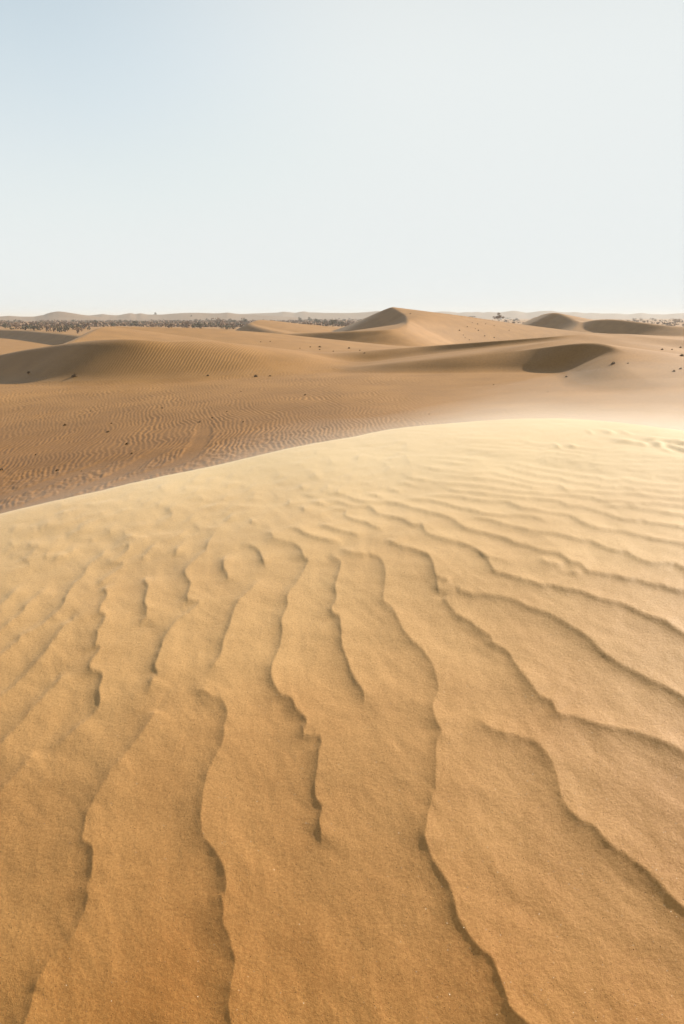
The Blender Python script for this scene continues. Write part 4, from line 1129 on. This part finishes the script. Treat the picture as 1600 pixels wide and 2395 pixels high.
V_, B_, P_, F_ = 'valley', 'bench', 'flank', 'right'
TUFTS = [
    (298, 1039, 22, 'biggest dark dry tuft on the rippled valley floor, right of the others', None), (135, 1101, 17, 'dark dry tuft beside the curved wheel tracks in the valley', None), (5, 1099, 18, 'dark dry tuft at the left edge of the valley floor', None),
    (253, 1011, 16, V_, 1), (153, 995, 16, V_, 1), (261, 991, 10, V_, 1), (380, 955, 11, 'dark dry tuft farthest out on the open rippled valley floor', None), (497, 978, 12, V_, 1), (467, 988, 13, 'dark dry tuft at the upper end of the wheel track', None), (309, 1061, 12, V_, 1),
    (531, 963, 8, V_, 1), (714, 924, 10, 'dark dry tuft alone on the smooth middle of the valley', None), (564, 916, 6, V_, 1), (84, 1064, 10, V_, 1), (191, 1102, 8, V_, 1), (212, 962, 7, V_, 1), (569, 987, 8, V_, 1),
    (68, 872, 18, 'dark tuft in the shade at the foot of the long dune, far left', None), (175, 880, 24, 'wide dark tuft at the foot of the long dune on the left', None), (487, 879, 14, 'dark tuft low on the front of the long dune', None),
    (599, 881, 22, 'wide flat dark tuft at the foot of the long dune, mid way', None), (632, 880, 12, 'small dark tuft just right of the wide flat tuft', None),
    (726, 812, 8, B_, 1), (748, 812, 12, B_, 1), (817, 815, 12, B_, 1), (842, 820, 8, B_, 1), (853, 826, 8, B_, 1), (780, 822, 8, B_, 1), (748, 818, 8, B_, 1), (702, 815, 6, B_, 1), (632, 799, 6, B_, 1), (610, 800, 6, B_, 1),
    (1075, 773, 12, P_, 1), (1119, 773, 10, P_, 1), (1093, 765, 10, P_, 1), (1112, 769, 7, P_, 1), (1117, 758, 11, P_, 1), (1105, 755, 7, P_, 1), (1136, 758, 8, P_, 1), (1156, 762, 8, P_, 1), (1191, 773, 8, P_, 1), (1134, 786, 10, P_, 1), (1156, 790, 10, P_, 1), (1098, 795, 8, P_, 1), (1084, 784, 8, P_, 1), (1088, 790, 7, P_, 1), (960, 734, 7, 'tiny dark tuft high on the bright flank below the peak', None),
    (1435, 851, 22, 'dark tuft with a long shadow at the tip of the oval dune shadow', None), (1469, 850, 9, 'small dark tuft just right of the oval dune shadow', None), (1549, 818, 13, F_, 1), (1572, 818, 9, F_, 1), (1592, 813, 11, F_, 1), (1595, 833, 22, F_, 1), (1592, 863, 15, F_, 1), (1577, 869, 16, F_, 1),
    (1325, 882, 14, 'dark tuft with a thin shadow below the oval dune shadow', None), (1282, 917, 6, 'tiny dark tuft alone on bright sand at right of the valley', None), (1004, 973 - 4, 7, 'tiny dark tuft just beyond the foreground crest', None), (1155, 900, 6, 'tiny dark tuft on the bright middle of the valley', None)]
TL = {V_: ('small dark dry tuft among the ripples of the valley floor on the left', 'small tufts on the valley floor'), B_: ('tiny dark tuft on the flat sand below the crescent shadow', 'tufts below the crescent shadow'),
      P_: ('tiny dark tuft on the bright right flank of the peaked dune', 'tufts on the flank of the peaked dune'), F_: ('dark tuft with a shadow to its left on the rounded dune at right edge', 'tufts at the right edge')}
by_order(BIG_OBJ.get('near shrubs on the left of the scrub plain', []), 'dark green shrub', 'along the near edge of the scrub plain')
by_order(BIG_OBJ.get('near shrubs above the flat topped dune', []), 'brownish shrub', 'just above the flat topped dune')
by_order(BIG_OBJ.get('shrubs beside the small pale dune', []), 'dark shrub', 'beside the shaded end of the small pale dune')
by_order(BIG_OBJ.get('shrubs left of the peaked dune', []), 'brown shrub', 'between the small dune and the peaked dune')
alike = {V_: [], B_: [], P_: [], F_: []}
for i, (a, b, w, lab, shared) in enumerate(TUFTS):
    p = on_surface([a], [b], terrain, lo=12, hi=2000)[0]
    s = w * p[1] / F_PX / .94 * (0.62 if lab == P_ else 0.9)
    o = link('dry_tuft', TUFTM[i % 5], label=TL[lab][0] if shared else lab, category='tuft')
    if shared:
        o['group'] = TL[lab][1]
        alike[lab].append((a, o))
    o.location = (p[0], p[1], p[2])
    o.rotation_euler = (0, 0, rng.normal(0, .5))
    o.scale = (s * .20, s * .20, s * .26)

by_order(alike[V_], 'small dark dry tuft', 'among the ripples of the valley floor')
by_order(alike[B_], 'tiny dark tuft', 'on flat sand below the crescent shadow')
by_order(alike[P_], 'tiny dark tuft', 'on the bright flank of the peaked dune')
by_order(alike[F_], 'dark tuft', 'on the rounded dune at the right edge')

# ------------------------------------------------------------------ fine sand blowing low over the brow of the near dune
M_blow, N, L = new_mat('blowing_sand')
for n in list(N):
    if n.type == 'BSDF_PRINCIPLED': N.remove(n)
pv = N.new('ShaderNodeVolumePrincipled')
pv.inputs['Color'].default_value = (0.94, 0.92, 0.88, 1)
pv.inputs['Density'].default_value = BLOW
pv.inputs['Anisotropy'].default_value = 0.25
L.new(pv.outputs[0], N['Material Output'].inputs['Volume'])
for hgt in (0.05, 0.12, 0.24):
    bx = np.linspace(-4.5, 9.0, 90); by = np.linspace(1.6, 15.0, 110)
    BX, BY = np.meshgrid(bx, by)
    zs = near_base(BX, BY)
    zs = np.minimum(zs, near_dune(BX, BY) + 0.22 * sstep(0.2, 3, BX) + 0.02)           # the veil sails on past the brow
    tt = hgt * sstep(1.7, 4.2, BY) * sstep(15.0, 7.0, BY) * sstep(-4.5, -2.0, BX) * sstep(9.0, 6.5, BX)
    tt = tt * (1 + 0.5 * sstep(0.4, 3.5, BX) * sstep(4.0, 7.0, BY))
    tt = tt * (0.75 + 0.35 * noise(BX * .8, BY * .8, 88))
    n_, m_ = BX.shape
    top_v = np.stack([BX, BY, zs + tt - 0.03], -1).reshape(-1, 3)
    bot_v = np.stack([BX, BY, zs - 0.10], -1).reshape(-1, 3)
    idx = np.arange(n_ * m_).reshape(n_, m_)
    q = np.stack([idx[:-1, :-1], idx[:-1, 1:], idx[1:, 1:], idx[1:, :-1]], -1).reshape(-1, 4)
    k = n_ * m_
    ring = np.concatenate([idx[0, :], idx[1:, -1], idx[-1, -2::-1], idx[-2:0:-1, 0]])
    side = [(int(a) + k, int(b_) + k, int(b_), int(a)) for a, b_ in zip(ring, np.roll(ring, -1))]
    link('blowing_sand', pymesh('blowing_sand', np.vstack([top_v, bot_v]).tolist(), q.tolist() + (q[:, ::-1] + k).tolist() + side, [M_blow]),
         kind='stuff', label='thin veil of pale sand blowing over the brow of the near dune', category='blowing sand')

# and a thinner drift of it, added as glare over the low ground at right
M_drift = M_blow.copy()
M_drift.name = 'glare_drift'
for n in M_drift.node_tree.nodes:
    if n.type == 'PRINCIPLED_VOLUME': n.inputs['Density'].default_value = DRIFT
for hgt in (0.5, 1.1, 1.9):
    BX, BY = np.meshgrid(np.linspace(-6, 34, 70), np.linspace(12, 46, 60))
    zs = terrain(BX, BY)
    tt = hgt * sstep(12, 20, BY) * sstep(46, 32, BY) * sstep(-6, 9, BX - 0.10 * BY) * sstep(34, 26, BX) * (0.8 + 0.4 * noise(BX * .12, BY * .12, 89))
    n_, m_ = BX.shape
    idx = np.arange(n_ * m_).reshape(n_, m_)
    q = np.stack([idx[:-1, :-1], idx[:-1, 1:], idx[1:, 1:], idx[1:, :-1]], -1).reshape(-1, 4)
    k = n_ * m_
    ring = np.concatenate([idx[0, :], idx[1:, -1], idx[-1, -2::-1], idx[-2:0:-1, 0]])
    side = [(int(a) + k, int(b_) + k, int(b_), int(a)) for a, b_ in zip(ring, np.roll(ring, -1))]
    vv = np.vstack([np.stack([BX, BY, zs + tt - 0.15], -1).reshape(-1, 3), np.stack([BX, BY, zs - 0.5], -1).reshape(-1, 3)])
    link('blowing_sand', pymesh('blowing_sand', vv.tolist(), q.tolist() + (q[:, ::-1] + k).tolist() + side, [M_drift]),
         kind='stuff', label='thin drift of pale sand added as glare over the low ground beyond the near dune at right', category='blowing sand')

# ------------------------------------------------------------------ dusty air
hz, N, L = new_mat('dusty_air')
for n in list(N):
    if n.type == 'BSDF_PRINCIPLED': N.remove(n)
pv = N.new('ShaderNodeVolumePrincipled')
pv.inputs['Color'].default_value = (0.66, 0.69, 0.70, 1)
pv.inputs['Density'].default_value = HAZE
pv.inputs['Anisotropy'].default_value = 0.1
L.new(pv.outputs[0], N['Material Output'].inputs['Volume'])
zt, zb, hw = 22.0, -14.0, 10500.0
v = [(sx * hw, sy * hw, z) for z in (zb, zt) for sx, sy in ((-1, -1), (1, -1), (1, 1), (-1, 1))]
f = [(3, 2, 1, 0), (4, 5, 6, 7), (0, 1, 5, 4), (1, 2, 6, 5), (2, 3, 7, 6), (3, 0, 4, 7)]
link('haze', pymesh('haze', v, f, [hz]), kind='stuff', label='pale dusty desert air fading the distance', category='haze')
